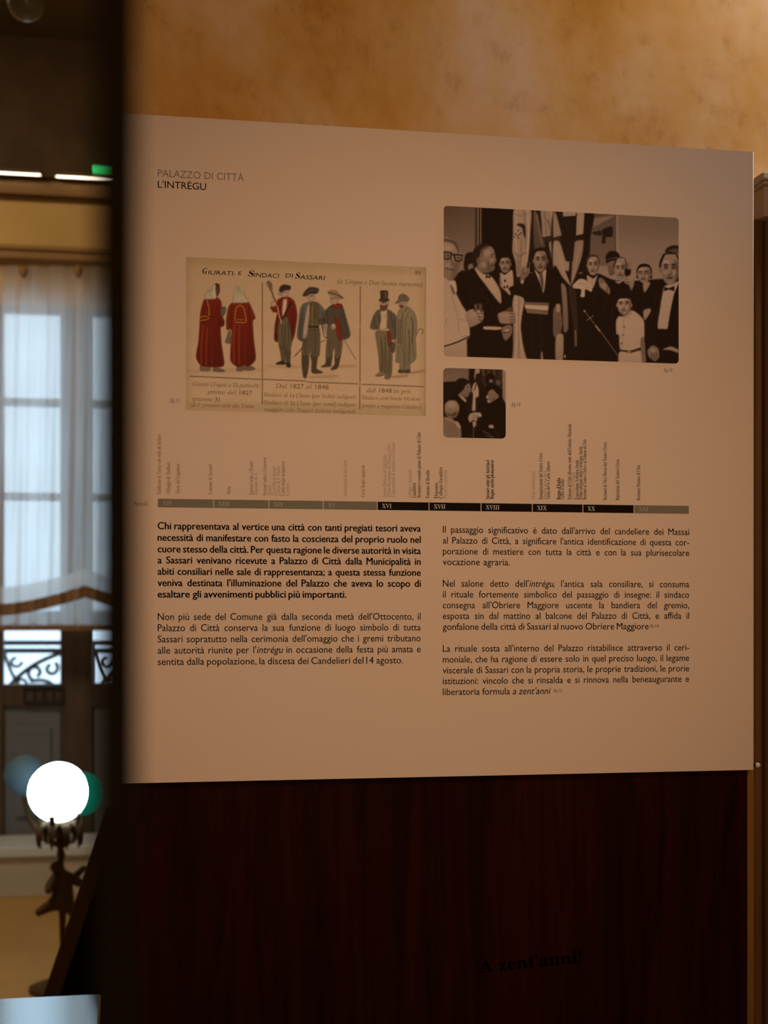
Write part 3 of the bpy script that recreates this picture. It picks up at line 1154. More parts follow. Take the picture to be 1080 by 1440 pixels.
def tone(g):
    """grey of the sepia looking prints: 0 black .. 1 paper"""
    g = min(1.0, max(0.0, g + 1.0 * (g - .18) * max(0.0, 1 - g) if g > .18 else g))
    return np.array([22, 9, 2]) + (np.array([170, 124, 90]) - np.array([22, 9, 2])) * g


def frame_of(x, y, s):
    return lambda pts: [(x + a / s, y + b / s) for a, b in pts]


# ---- large photograph of the ceremony
cv = Canvas(622, 286, 958, 514, tone(.08))
Z4 = frame_of(610, 280, 6.0)
Z5 = frame_of(780, 280, 5.537)


def p4(pts, g, blur=.5, g2=None, axis=1, smooth=True, alpha=1.0):
    cv.poly(Z4(pts), tone(g), blur, smooth, alpha, None if g2 is None else tone(g2), axis)


def p5(pts, g, blur=.5, g2=None, axis=1, smooth=True, alpha=1.0):
    cv.poly(Z5(pts), tone(g), blur, smooth, alpha, None if g2 is None else tone(g2), axis)


def l4(pts, wd_, g, alpha=1.0, blur=.35):
    cv.line(Z4(pts), wd_ / 6.0, tone(g), blur, alpha=alpha)


def l5(pts, wd_, g, alpha=1.0, blur=.35):
    cv.line(Z5(pts), wd_ / 5.537, tone(g), blur, alpha=alpha)


def d4(x, y, rx, ry, g, alpha=1.0, blur=.4, rot=0.0):
    cv.dot(610 + x / 6, 280 + y / 6, rx / 6, ry / 6, tone(g), blur, alpha, rot)


def d5(x, y, rx, ry, g, alpha=1.0, blur=.4, rot=0.0):
    cv.dot(780 + x / 5.537, 280 + y / 5.537, rx / 5.537, ry / 5.537, tone(g), blur, alpha, rot)


def head(fr, cx, cy, rx, ry, turn=0.0, skin=.56, hair=.07, bald=0.0, glasses=False, dark_side=1, low=0.05):
    P, L, D = (p4, l4, d4) if fr == 4 else (p5, l5, d5)
    u = rx / 6.0 if fr == 4 else rx / 5.537
    # hair behind, ears, face, hair cap
    P([(cx - 1.10 * rx, cy + low * ry), (cx - 1.14 * rx, cy - .45 * ry), (cx - .75 * rx, cy - .98 * ry), (cx, cy - 1.14 * ry), (cx + .75 * rx, cy - .98 * ry), (cx + 1.14 * rx, cy - .45 * ry), (cx + 1.10 * rx, cy + low * ry), (cx, cy + .1 * ry)], hair, .4)
    D(cx - 1.02 * rx, cy + .06 * ry, .14 * rx, .20 * ry, skin * .72)
    D(cx + 1.02 * rx, cy + .06 * ry, .14 * rx, .20 * ry, skin * .72)
    top = .70 + .28 * bald
    P([(cx - .98 * rx, cy - .1 * ry), (cx - .86 * rx, cy - .5 * ry), (cx - .5 * rx, cy - top * ry), (cx + .1 * rx, cy - (top + .04) * ry), (cx + .6 * rx, cy - top * ry), (cx + .9 * rx, cy - .48 * ry), (cx + .98 * rx, cy - .05 * ry),
       (cx + .86 * rx, cy + .5 * ry), (cx + .48 * rx, cy + .92 * ry), (cx, cy + 1.03 * ry), (cx - .48 * rx, cy + .92 * ry), (cx - .86 * rx, cy + .5 * ry)], skin * .96, .4, skin * .76)
    k = dark_side
    P([(cx + k * .45 * rx, cy - .6 * ry), (cx + k * .98 * rx, cy - .3 * ry), (cx + k * .95 * rx, cy + .4 * ry), (cx + k * .5 * rx, cy + .9 * ry), (cx + k * .62 * rx, cy + .2 * ry)], skin * .45, 1.0, alpha=.65)
    x = cx + turn * .28 * rx
    D(x - k * .35 * rx, cy - .45 * ry, .36 * rx, .16 * ry, min(.8, skin + .16), .7, .8)
    for e in (-1, 1):
        D(x + e * .40 * rx, cy - .10 * ry, .25 * rx, .13 * ry, .15, .50, .5)
        D(x + e * .40 * rx, cy - .09 * ry, .10 * rx, .06 * ry, .05, .55, .3)
        L([(x + e * .18 * rx, cy - .25 * ry), (x + e * .42 * rx, cy - .30 * ry), (x + e * .64 * rx, cy - .22 * ry)], .13 * ry, .12, .8)
        D(x + e * .48 * rx, cy + .22 * ry, .20 * rx, .16 * ry, min(.8, skin + .10), .6, .8)
    P([(x + k * .04 * rx, cy - .1 * ry), (x + k * .24 * rx, cy + .28 * ry), (x + k * .06 * rx, cy + .30 * ry)], skin * .5, .5, smooth=False, alpha=.8)
    D(x - k * .02 * rx, cy + .12 * ry, .08 * rx, .22 * ry, min(.82, skin + .18), .6, .5)
    L([(x - .18 * rx, cy + .35 * ry), (x, cy + .39 * ry), (x + .18 * rx, cy + .35 * ry)], .09 * ry, skin * .35, .7)
    L([(x - .32 * rx, cy + .59 * ry), (x, cy + .57 * ry), (x + .32 * rx, cy + .59 * ry)], .11 * ry, .14, .85)
    L([(x - .2 * rx, cy + .72 * ry), (x + .2 * rx, cy + .72 * ry)], .09 * ry, skin * .62, .7)
    D(x, cy + .84 * ry, .22 * rx, .10 * ry, min(.8, skin + .08), .5, .6)
    if glasses:
        for e in (-1, 1):
            D(x + e * .42 * rx, cy - .08 * ry, .30 * rx, .20 * ry, .06, .55, .3)
            D(x + e * .42 * rx, cy - .06 * ry, .22 * rx, .14 * ry, skin * .8, .8, .3)


# background, left half
p4([(60, 30), (352, 50), (352, 700), (60, 700)], .30, 1, .50, smooth=False)
p4([(60, 30), (200, 40), (150, 420), (60, 420)], .26, 6, .42, alpha=.5)
p4([(345, 50), (410, 55), (410, 620), (345, 620)], .30, .4, smooth=False)
for x, g in ((358, .05), (372, .42), (384, .06), (396, .36), (405, .05)):
    l4([(x, 55), (x, 560)], 7, g)
p4([(407, 60), (690, 60), (690, 700), (407, 700)], .045, .5, smooth=False)
p4([(800, 60), (1090, 60), (1090, 700), (800, 700)], .09, 1, smooth=False)
# banners
p4([(678, 80), (818, 85), (812, 300), (806, 420), (785, 560), (742, 640), (700, 655), (690, 540), (662, 440), (668, 300)], .62, .6, .54)
for pts, g in (([(790, 90), (800, 300), (780, 540)], .80), ([(700, 100), (690, 300), (700, 500)], .76), ([(740, 330), (735, 460), (725, 640)], .40), ([(680, 450), (720, 480), (780, 450)], .36),
               ([(760, 90), (775, 280), (770, 420)], .42), ([(705, 480), (715, 560), (705, 640)], .38), ([(690, 130), (740, 140), (790, 120)], .45), ([(760, 470), (750, 560)], .78)):
    l4(pts, 11, g, .8, .8)
p4([(695, 215), (735, 205), (770, 225), (772, 330), (755, 300), (745, 245)], .12)
d4(700, 250, 14, 18, .62)
d4(712, 265, 6, 8, .22)
for x, y in ((690, 295), (705, 310), (725, 300), (735, 285), (680, 320), (715, 330)):
    d4(x, y, 7, 7, .16)
p4([(845, 95), (880, 140), (905, 270), (940, 400), (900, 410), (850, 420), (840, 260)], .34, .8, .26)
l4([(865, 130), (890, 260), (915, 390)], 12, .44, .7, .8)
p4([(905, 92), (1010, 98), (1070, 300), (1000, 320), (922, 325), (910, 200)], .56, .5)
for pts, g in (([(930, 100), (945, 220), (950, 315)], .40), ([(985, 100), (1010, 220), (1035, 310)], .70), ([(960, 170), (985, 250), (985, 310)], .30)):
    l4(pts, 12, g, .8, .8)
p4([(915, 325), (1078, 298), (1090, 350), (960, 366)], .17, .4)
p4([(972, 370), (1052, 350), (1068, 460), (1095, 560), (1095, 660), (1050, 610), (1005, 535)], .58, .5)
l4([(1010, 380), (1040, 500), (1085, 610)], 12, .72, .7, .8)
p4([(655, 800), (700, 790), (765, 850), (745, 980), (735, 1100), (770, 1150), (800, 1360), (640, 1360), (665, 1130), (668, 960)], .62, .6, .56)
for pts, g in (([(690, 820), (700, 1000), (690, 1340)], .78), ([(720, 830), (715, 1000), (720, 1340)], .46), ([(745, 880), (725, 1040), (745, 1340)], .72), ([(672, 980), (680, 1150), (668, 1340)], .42)):
    l4(pts, 10, g, .8, .7)
# man between (white shirt)
p4([(490, 610), (560, 590), (680, 600), (690, 760), (660, 900), (660, 1350), (540, 1350), (500, 800)], .05)
head(4, 602, 548, 46, 72, -.15, .54, .06, 0, dark_side=1)
p4([(560, 622), (600, 640), (660, 598), (672, 720), (645, 810), (600, 770), (560, 735)], .70, .5, .6)
for x, y in ((600, 690), (620, 740), (640, 760), (595, 745)):
    d4(x, y, 9, 12, .12)
# head behind
p4([(252, 560), (265, 470), (310, 445), (345, 470), (345, 590), (300, 640), (262, 610)], .08)
p4([(290, 560), (330, 545), (335, 600), (300, 632)], .42, .6)
p4([(150, 690), (240, 600), (290, 630), (340, 600), (340, 960), (200, 900)], .05)
# man in profile
p4([(185, 690), (255, 625), (345, 578), (430, 640), (500, 700), (570, 880), (650, 900), (665, 1000), (640, 1360), (275, 1360), (300, 1150), (262, 960), (195, 820)], .045)
p4([(345, 585), (372, 500), (400, 430), (470, 392), (508, 432), (522, 500), (530, 520), (512, 545), (512, 590), (470, 618), (420, 622)], .50, .5, .36)
p4([(325, 500), (335, 430), (385, 383), (440, 374), (492, 392), (486, 402), (440, 396), (405, 420), (390, 470), (376, 510), (368, 560), (345, 582), (332, 560)], .10, .8)
p4([(400, 420), (440, 395), (470, 400), (430, 440), (400, 500)], .26, 1.2, alpha=.7)
p4([(440, 540), (470, 520), (500, 560), (490, 600), (450, 610)], .28, 1.2, alpha=.6)
d4(376, 520, 16, 26, .34)
l4([(470, 470), (505, 468)], 8, .18)
d4(488, 490, 8, 6, .15)
l4([(485, 560), (512, 556)], 7, .2)
p4([(470, 500), (505, 500), (500, 530), (470, 540)], .58, .8, alpha=.7)
p4([(345, 580), (420, 632), (470, 640), (515, 690), (562, 780), (566, 884), (500, 810), (430, 715), (372, 640)], .72, .5, .62)
p4([(440, 640), (462, 650), (482, 628), (474, 668), (456, 660), (440, 668)], .04)
p4([(540, 970), (600, 945), (668, 950), (690, 1000), (690, 1040), (640, 1052), (560, 1046)], .50, .5)
for y in (965, 990, 1015, 1035):
    l4([(640, y), (688, y + 6)], 6, .22)
p4([(600, 945), (640, 910), (662, 915), (662, 950)], .26)
p4([(572, 1085), (640, 1060), (664, 1090), (650, 1150), (605, 1195), (580, 1150)], .40)
d4(615, 1110, 20, 14, .6)
l4([(585, 1130), (640, 1120)], 7, .15)
p4([(425, 1075), (565, 1080), (556, 1102), (430, 1100)], .70)
# man with glasses, white jacket
p4([(60, 335), (150, 340), (205, 400), (232, 480), (220, 560), (192, 640), (140, 700), (60, 690)], .52, .5, .42)
p4([(60, 330), (160, 345), (205, 390), (218, 480), (200, 440), (170, 385), (110, 360), (60, 362)], .28, .8)
p4([(60, 370), (150, 380), (180, 430), (60, 430)], .60, 2, alpha=.6)
p4([(160, 560), (225, 490), (215, 570), (190, 650), (150, 690)], .30, 1.5, alpha=.6)
for q_ in ([(84, 446), (146, 452), (142, 500), (118, 508), (84, 506)], [(172, 468), (243, 474), (230, 518), (205, 526), (180, 516)]):
    cv.poly(Z4(q_), tone(.40), .4)
    cv.line(Z4(q_ + [q_[0]]), 1.9, tone(.03), .3, smooth=False)
l4([(146, 462), (174, 474)], 12, .03)
d4(118, 478, 10, 7, .10)
d4(208, 496, 9, 7, .10)
l4([(140, 500), (160, 545), (138, 556)], 7, .26)
l4([(98, 582), (130, 592), (172, 600)], 8, .22)
p4([(60, 680), (135, 700), (185, 790), (235, 890), (280, 970), (302, 1160), (180, 1210), (60, 1245)], .66, .5, .70)
p4([(60, 1245), (180, 1210), (278, 1178), (282, 1360), (60, 1360)], .64, .5, .56, smooth=False)
l4([(70, 1248), (190, 1210), (302, 1158)], 10, .05)
p4([(128, 700), (180, 690), (195, 780), (165, 790)], .78)
p4([(135, 720), (165, 745), (180, 800), (160, 800)], .34)
for pts in ([(110, 1010), (95, 1060)], [(150, 820), (200, 980), (210, 1120)], [(215, 1010), (262, 1030)], [(225, 1165), (280, 1150)]):
    l4(pts, 6, .46, .8)
p4([(262, 975), (300, 935), (350, 930), (412, 935), (418, 1010), (390, 1045), (310, 1082), (285, 1050)], .60, .5, .46)
for y in (965, 995, 1020):
    l4([(372, y), (415, y + 3)], 5, .26)
p4([(340, 890), (372, 878), (412, 886), (405, 960), (380, 930), (342, 950)], .20)
l4([(352, 890), (356, 940)], 5, .62)
l4([(392, 890), (390, 940)], 5, .50)
# mayor in the middle
p4([(640, 745), (700, 720), (740, 690), (800, 605), (850, 582), (900, 640), (950, 580), (1030, 620), (1095, 660), (1095, 900), (1040, 1000), (1040, 1370), (800, 1370), (735, 1100), (765, 870), (750, 830), (690, 810), (650, 800)], .055)
head(4, 899, 518, 57, 96, .1, .52, .06, .35, dark_side=1)
p4([(848, 592), (895, 640), (946, 590), (940, 700), (926, 795), (900, 720)], .70, .4)
p4([(888, 625), (912, 622), (925, 690), (922, 782), (898, 700)], .28)
p4([(735, 600), (770, 570), (806, 590), (800, 640), (760, 680), (742, 712), (728, 680)], .46, .5, .36)
for x in (760, 778, 794):
    l4([(x - 8, 580), (x, 640)], 5, .2)
p4([(735, 690), (760, 680), (755, 712), (738, 714)], .66)
l4([(778, 520), (785, 610), (832, 622)], 4, .55)
l4([(808, 530), (804, 600)], 4, .5)
p4([(764, 868), (1005, 878), (1004, 906), (766, 892)], .36, .3, smooth=False)
p4([(766, 890), (1004, 904), (992, 946), (772, 924)], .74, .3, smooth=False)
p4([(772, 924), (976, 948), (972, 976), (790, 962)], .38, .3, smooth=False)
p4([(968, 960), (1005, 905), (1062, 905), (1078, 1000), (1070, 1160), (1040, 1235), (962, 1232), (975, 1100)], .36, .5, .28)
for pts, g in (([(1010, 920), (1008, 1080), (1000, 1225)], .66), ([(1035, 920), (1045, 1080), (1025, 1225)], .18), ([(990, 960), (985, 1100), (975, 1220)], .50), ([(1058, 960), (1060, 1100)], .54)):
    l4(pts, 11, g, .8, .6)
for x in range(965, 1045, 11):
    l4([(x, 1170), (x - 2, 1232)], 4, .15, .7)
p4([(904, 1290), (916, 1290), (922, 1365), (902, 1365)], .48)

# right half: wall, door, flags
p5([(300, 100), (985, 120), (985, 680), (300, 680)], .44, 1, .56, smooth=False)
p5([(300, 100), (985, 120), (985, 300), (300, 300)], .36, 6, .46, alpha=.5)
p5([(285, 100), (468, 120), (468, 520), (270, 520)], .30, .6, .38, smooth=False)
p5([(300, 150), (460, 125), (462, 135), (300, 220)], .46, .6, smooth=False)
l5([(470, 125), (472, 480)], 8, .26)
l5([(486, 128), (492, 470)], 12, .58, .8, .6)
p5([(290, 262), (350, 245), (365, 262), (360, 285), (300, 275)], .12)
p5([(368, 240), (446, 212), (450, 292), (400, 296), (392, 345), (366, 340), (372, 290)], .10)
p5([(-10, 90), (300, 95), (240, 420), (190, 640), (60, 720), (-10, 700)], .09, .8)
p5([(62, 92), (168, 100), (162, 130), (66, 136)], .60, .4, smooth=False)
p5([(172, 100), (232, 106), (222, 272), (166, 284)], .60, .4, smooth=False)
l5([(200, 110), (192, 275)], 12, .70, .7, .8)
p5([(-10, 100), (15, 130), (50, 270), (42, 290), (-10, 300)], .54)
p5([(-10, 300), (42, 285), (50, 325), (-10, 335)], .16, smooth=False)
p5([(-10, 335), (38, 335), (70, 430), (85, 480), (112, 478), (108, 560), (80, 555), (110, 640), (135, 690), (60, 610), (-10, 530)], .58, .5)
l5([(10, 360), (50, 500), (110, 650)], 10, .70, .6, .8)
p5([(152, 340), (238, 330), (205, 470), (160, 600), (128, 672), (132, 560)], .50, .5)
l5([(200, 345), (170, 480), (140, 620)], 10, .62, .7, .8)
p5([(48, 300), (150, 300), (140, 480), (115, 480), (90, 480)], .09)
p5([(238, 105), (308, 100), (265, 330), (200, 610), (178, 600), (220, 400)], .06)
# standing group
p5([(-10, 540), (60, 610), (130, 690), (190, 640), (250, 590), (340, 580), (445, 625), (560, 640), (860, 620), (985, 640), (985, 1300), (-10, 1300)], .05, .8)
p5([(50, 660), (90, 700), (105, 1000), (70, 1030), (60, 820)], .44, .6, .36)
p5([(-10, 860), (20, 830), (45, 860), (60, 960), (40, 1050), (-10, 1060)], .34, .6)
p5([(10, 820), (40, 820), (44, 870), (15, 880)], .56)
for k in range(9):
    l5([(-6 + 7 * k, 890 + 9 * k), (2 + 6 * k, 1080 + 6 * k)], 4, .15 if k % 2 else .48, .7)
p5([(10, 1070), (66, 1060), (62, 1260), (8, 1260)], .58, .5, .46)
p5([(105, 700), (160, 700), (180, 1000), (172, 1140), (150, 1150), (148, 1020)], .16)
l5([(160, 1020), (166, 1145)], 14, .40, .8)
d5(80, 1225, 6, 14, .55)
# man beside the banner
head(5, 298, 516, 44, 76, -.1, .60, .22, .45, dark_side=1)
p5([(250, 594), (300, 620), (332, 590), (300, 690), (262, 690)], .66, .5)
p5([(140, 672), (190, 624), (240, 630), (290, 690), (284, 722), (238, 702), (232, 760), (200, 758), (206, 704), (150, 694)], .74, .4)
l5([(180, 660), (230, 660), (270, 700)], 7, .5, .7)
l5([(190, 575), (215, 575)], 12, .5, .7)
# officer with a cap
p5([(412, 492), (470, 480), (468, 580), (428, 596), (414, 550)], .42, .5, .3)
p5([(398, 440), (430, 406), (480, 408), (506, 440), (496, 466), (420, 490), (402, 500)], .06)
l5([(410, 470), (490, 452)], 6, .3)
# older man raising a bottle
head(5, 512, 544, 46, 82, -.1, .58, .16, 1.0, dark_side=1)
p5([(470, 640), (500, 640), (535, 630), (500, 660)], .62)
p5([(342, 625), (360, 612), (392, 640), (428, 700), (425, 742), (385, 712), (350, 680)], .54, .5, .44)
for x in (352, 366, 380):
    l5([(x, 615), (x + 16, 660)], 5, .2)
p5([(540, 640), (545, 600), (590, 572), (618, 630), (612, 680), (585, 735), (565, 700)], .56, .5, .46)
for y in (605, 625, 645):
    l5([(548, y), (590, y + 4)], 5, .24)
p5([(546, 545), (590, 540), (588, 590), (552, 598)], .025)
p5([(568, 492), (594, 490), (588, 545), (566, 545)], .46)
# woman with glasses
head(5, 697, 582, 52, 70, -.5, .58, .06, .1, True, 1, .55)
p5([(688, 652), (742, 648), (728, 690), (700, 728), (690, 700)], .54, .5)
p5([(690, 870), (740, 850), (745, 880), (700, 945)], .56, .5)
# man at the right
p5([(858, 410), (880, 376), (930, 360), (985, 372), (985, 420), (900, 420)], .07)
p5([(880, 400), (940, 382), (985, 390), (985, 420), (900, 420)], .34, 1.0, alpha=.7)
head(5, 898, 545, 72, 118, -.12, .57, .08, .85, dark_side=1)
p5([(850, 684), (920, 660), (972, 640), (930, 740), (905, 860), (880, 1004), (838, 1010), (800, 1000), (822, 840)], .72, .5, .66)
p5([(852, 684), (888, 694), (930, 678), (928, 716), (890, 704), (856, 716)], .03)
p5([(972, 640), (985, 640), (985, 900), (960, 1000), (885, 1010), (905, 860), (935, 740)], .04)
p5([(722, 1180), (760, 1140), (806, 1165), (812, 1235), (778, 1262), (735, 1230)], .46, .5, .38)
for x in (752, 772, 790):
    l5([(x, 1190), (x + 8, 1250)], 5, .22)
p5([(840, 1172), (900, 1148), (955, 1168), (965, 1198), (900, 1176)], .56, .5)
# boy in white
head(5, 541, 822, 55, 76, -.2, .64, .05, -.35, dark_side=1)
p5([(472, 790), (470, 715), (518, 655), (575, 668), (604, 740), (604, 800), (584, 770), (548, 752), (510, 764), (484, 800)], .05)
p5([(510, 872), (550, 898), (592, 858), (600, 880), (560, 925), (530, 910)], .36)
p5([(478, 950), (500, 912), (545, 915), (602, 868), (650, 895), (694, 950), (697, 1080), (672, 1100), (672, 1165), (590, 1180), (510, 1172), (500, 1060), (480, 1050)], .72, .5, .66)
l5([(538, 920), (536, 1060), (520, 1165)], 5, .52, .8)
l5([(600, 880), (560, 925), (530, 905)], 5, .46)
for x, y in ((540, 995), (533, 1058), (521, 1125)):
    d5(x, y, 6, 6, .14)
p5([(508, 1172), (590, 1180), (672, 1154), (674, 1180), (590, 1198), (514, 1190)], .16, .4)
d5(580, 1188, 12, 9, .5)
p5([(504, 1190), (590, 1198), (676, 1182), (684, 1300), (508, 1300)], .70, .5, .62)
p5([(668, 1100), (696, 1080), (712, 1300), (682, 1300)], .38)
# sword
l5([(226, 864), (300, 960), (400, 1090), (505, 1238)], 5, .46, .9)
l5([(318, 985), (352, 1030)], 9, .64)
l5([(250, 944), (302, 908)], 6, .46)
d5(232, 872, 8, 8, .5)
for x, y, rx, ry in ((450, 455, 34, 30), (420, 555, 26, 24), (120, 410, 40, 26), (120, 555, 26, 18), (610, 985, 34, 12), (345, 975, 34, 18), (770, 600, 14, 18)):
    d4(x, y, rx, ry, .66, .55, 1.4)
for x, y, rx, ry in ((380, 670, 14, 22), (580, 620, 16, 20), (765, 1180, 18, 16)):
    d5(x, y, rx, ry, .70, .55, 1.4)
for pts in ([(330, 640), (420, 800), (540, 1010)], [(300, 760), (330, 900), (420, 1060)], [(560, 640), (580, 800), (640, 900)], [(840, 610), (870, 720), (915, 800)], [(960, 620), (950, 720), (925, 800)], [(720, 760), (800, 720), (830, 640)], [(900, 980), (905, 1150), (905, 1300)], [(820, 980), (830, 1150), (840, 1320)]):
    l4(pts, 6, .13, .7, .6)
for pts in ([(345, 600), (320, 720), (300, 800)], [(640, 660), (690, 760), (680, 900)], [(800, 700), (770, 860), (740, 1010)], [(850, 700), (790, 900), (800, 1010)], [(960, 780), (940, 960), (900, 1080)], [(420, 640), (400, 760), (380, 900)], [(450, 820), (440, 960), (470, 1100)]):
    l5(pts, 6, .13, .7, .6)
cv.grain(.035, 3)
cv.mesh('photograph', (624, 289.3), (954.3, 511.5), 5.5, pe_, (158, 116, 84))['label'] = 'wide black and white photograph of men in dinner jackets with flags'

# ---- small photograph
cv = Canvas(620, 513, 715, 620, tone(.07))
Z6 = frame_of(610, 505, 7.714)


def p6(pts, g, blur=.45, g2=None, axis=1, smooth=True, alpha=1.0):
    cv.poly(Z6(pts), tone(g), blur, smooth, alpha, None if g2 is None else tone(g2), axis)


def l6(pts, wd_, g, alpha=1.0, blur=.35):
    cv.line(Z6(pts), wd_ / 7.714, tone(g), blur, alpha=alpha)


p6([(80, 80), (382, 85), (376, 260), (80, 275)], .36, .6, .44, smooth=False)
p6([(80, 270), (180, 245), (250, 260), (250, 480), (80, 520)], .06)
p6([(520, 90), (745, 95), (745, 310), (540, 290)], .17, 1)
for x, g in ((535, .36), (560, .08), (590, .26), (620, .12), (650, .30), (690, .10), (720, .22)):
    l6([(x, 95), (x + 6, 180)], 16, g, .8, .8)
p6([(560, 200), (610, 150), (660, 190), (650, 260), (580, 280)], .05)
p6([(600, 225), (635, 222), (640, 250), (605, 255)], .42, .7)
p6([(672, 235), (715, 232), (722, 270), (690, 285)], .32, .8)
p6([(742, 100), (790, 105), (790, 520), (765, 480), (748, 470)], .52, .6, smooth=False)
p6([(452, 100), (486, 100), (500, 130), (484, 180), (462, 170), (440, 235), (440, 180)], .56)
p6([(455, 165), (520, 160), (510, 260), (465, 250)], .10)
p6([(432, 268), (462, 255), (486, 340), (482, 412), (454, 420), (452, 555), (414, 552), (426, 400), (412, 330)], .68, .5, .60)
l6([(462, 260), (440, 340)], 12, .22)
l6([(470, 300), (476, 400)], 10, .8, .8)
l6([(440, 380), (436, 540)], 10, .8, .8)
# left man bowing
p6([(190, 420), (270, 385), (350, 460), (370, 600), (420, 560), (430, 700), (330, 880), (200, 880)], .04)
p6([(268, 380), (330, 300), (385, 256), (402, 330), (412, 346), (390, 372), (360, 418), (310, 402)], .48, .5, .36)
p6([(230, 300), (245, 230), (300, 204), (360, 222), (398, 262), (350, 270), (322, 330), (262, 384), (236, 360)], .06, .5)
l6([(352, 306), (378, 300)], 8, .14)
l6([(372, 372), (394, 364)], 7, .16)
p6([(262, 385), (310, 402), (352, 445), (346, 470), (300, 430)], .60)
# right man bowing
p6([(470, 520), (540, 440), (600, 470), (700, 400), (750, 430), (790, 540), (790, 880), (440, 880), (500, 700)], .045)
p6([(575, 420), (595, 340), (640, 320), (705, 380), (700, 410), (640, 440), (605, 474)], .46, .5, .38)
p6([(560, 320), (590, 270), (680, 280), (735, 340), (720, 400), (690, 380), (640, 330), (600, 345), (580, 380)], .05)
d6 = lambda x, y, rx, ry, g, a=1.0: cv.dot(610 + x / 7.714, 505 + y / 7.714, rx / 7.714, ry / 7.714, tone(g), .4, a)
d6(580, 412, 11, 16, .70)
d6(592, 458, 12, 14, .72)
l6([(600, 476), (650, 445), (700, 412)], 8, .58)
# hands on the staff
p6([(372, 640), (392, 596), (440, 578), (500, 584), (514, 618), (470, 640), (470, 672), (420, 664), (392, 690)], .66, .5, .58)
l6([(420, 612), (490, 620)], 6, .30)
l6([(415, 636), (465, 642)], 6, .30)
p6([(486, 590), (506, 584), (516, 624), (496, 622)], .74)
p6([(420, 680), (456, 676), (460, 715), (436, 742), (424, 720)], .58)
l6([(430, 730), (430, 870)], 6, .42)
p6([(592, 735), (605, 714), (640, 714), (652, 746), (615, 750)], .58)
l6([(530, 776), (600, 820), (660, 862)], 6, .40)
l6([(560, 830), (640, 850)], 6, .28)
l6([(655, 775), (680, 800), (715, 855)], 5, .24)
# bald man in front
p6([(80, 640), (180, 638), (245, 680), (292, 745), (285, 880), (80, 880)], .40, .5, .46)
p6([(118, 560), (122, 490), (165, 450), (235, 452), (274, 505), (272, 565), (240, 630), (170, 640), (130, 600)], .58, .5, .40)
p6([(135, 575), (180, 600), (245, 570), (250, 600), (215, 625), (150, 610)], .22, 1.0, alpha=.85)
d6(190, 500, 46, 30, .64, .6)
p6([(105, 640), (180, 640), (230, 690), (180, 680)], .52, .7)
p6([(225, 685), (262, 680), (294, 742), (262, 745)], .62)
for x in (150, 190, 230):
    l6([(x, 710), (x + 20, 860)], 12, .34, .6, 1)
cv.grain(.035, 8)
cv.mesh('photograph', (623.2, 517.2), (711.2, 617), 6, pe_, (163, 119, 86))['label'] = 'small black and white photograph of two men passing a banner'

# ---- old coloured drawing
PAPER = (160, 116, 78)
cv = Canvas(258, 356, 604, 590, PAPER)
A2 = frame_of(250, 350, 6.0)
A3 = frame_of(420, 350, 5.684)
RED, RED2 = (94, 25, 11), (72, 19, 8)
INKB = (66, 36, 18)
cv.poly([(255, 350), (610, 350), (610, 600), (255, 600)], (146, 104, 66), 1, False, .5, (162, 118, 80))
for pts in ([(258, 356), (268, 356), (268, 590), (258, 590)], [(258, 356), (606, 356), (606, 386), (258, 372)], [(258, 564), (606, 572), (606, 592), (258, 592)], [(590, 370), (604, 370), (604, 592), (592, 592)]):
    cv.poly(pts, (124, 88, 50), 4, False, .35)
rg = np.random.default_rng(5)
for k in range(70):
    x, y = rg.uniform(262, 600), rg.uniform(362, 584)
    cv.dot(x, y, rg.uniform(2, 16), rg.uniform(2, 10), (138, 98, 60) if k % 2 else (168, 124, 86), 3, .15)


def c2(pts, col, blur=.5, alpha=1.0, smooth=True, col2=None):
    cv.poly(A2(pts), col, blur, smooth, alpha, col2)
    if alpha == 1.0:
        cv.line(Canvas.spline(A2(pts + [pts[0]]), False), .75, np.asarray(col) * .5, .3, smooth=False, alpha=.6)


def c3(pts, col, blur=.5, alpha=1.0, smooth=True, col2=None):
    cv.poly(A3(pts), col, blur, smooth, alpha, col2)
    if alpha == 1.0:
        cv.line(Canvas.spline(A3(pts + [pts[0]]), False), .75, np.asarray(col) * .5, .3, smooth=False, alpha=.6)


def k2(pts, wd_, col, alpha=1.0, blur=.35):
    cv.line(A2(pts), wd_ / 6.0, col, blur, alpha=alpha)


def k3(pts, wd_, col, alpha=1.0, blur=.35):
    cv.line(A3(pts), wd_ / 5.684, col, blur, alpha=alpha)


# ruled lines
k2([(712, 282), (712, 1312)], 6, INKB)
k2([(98, 1074), (702, 1102)], 6, INKB)
k2([(714, 1100), (1080, 1116)], 6, INKB)
k3([(60, 1064), (470, 1079)], 5.5, INKB)
k3([(492, 298), (488, 1282)], 5.5, INKB)
k3([(502, 1082), (1000, 1102)], 5.5, INKB)
k3([(1012, 150), (1006, 1325)], 4, (110, 74, 38), .7)
# ground washes
for pts in ([(100, 1020), (700, 1010), (690, 1030), (120, 1045)],):
    c2(pts, (126, 84, 48), 2, .4)
c2([(760, 985), (1075, 990), (1075, 1003), (780, 1000)], (126, 84, 48), 1.2, .5)
c3([(80, 1020), (300, 1010), (300, 1026), (100, 1032)], (120, 80, 46), 1.2, .6)
c3([(200, 935), (450, 930), (450, 945), (220, 950)], (120, 80, 46), 1.2, .6)
c3([(740, 1020), (870, 1005), (860, 1025), (750, 1032)], (110, 72, 40), 1, .7)
c3([(890, 985), (1005, 968), (1005, 982), (900, 998)], (110, 72, 40), 1, .7)
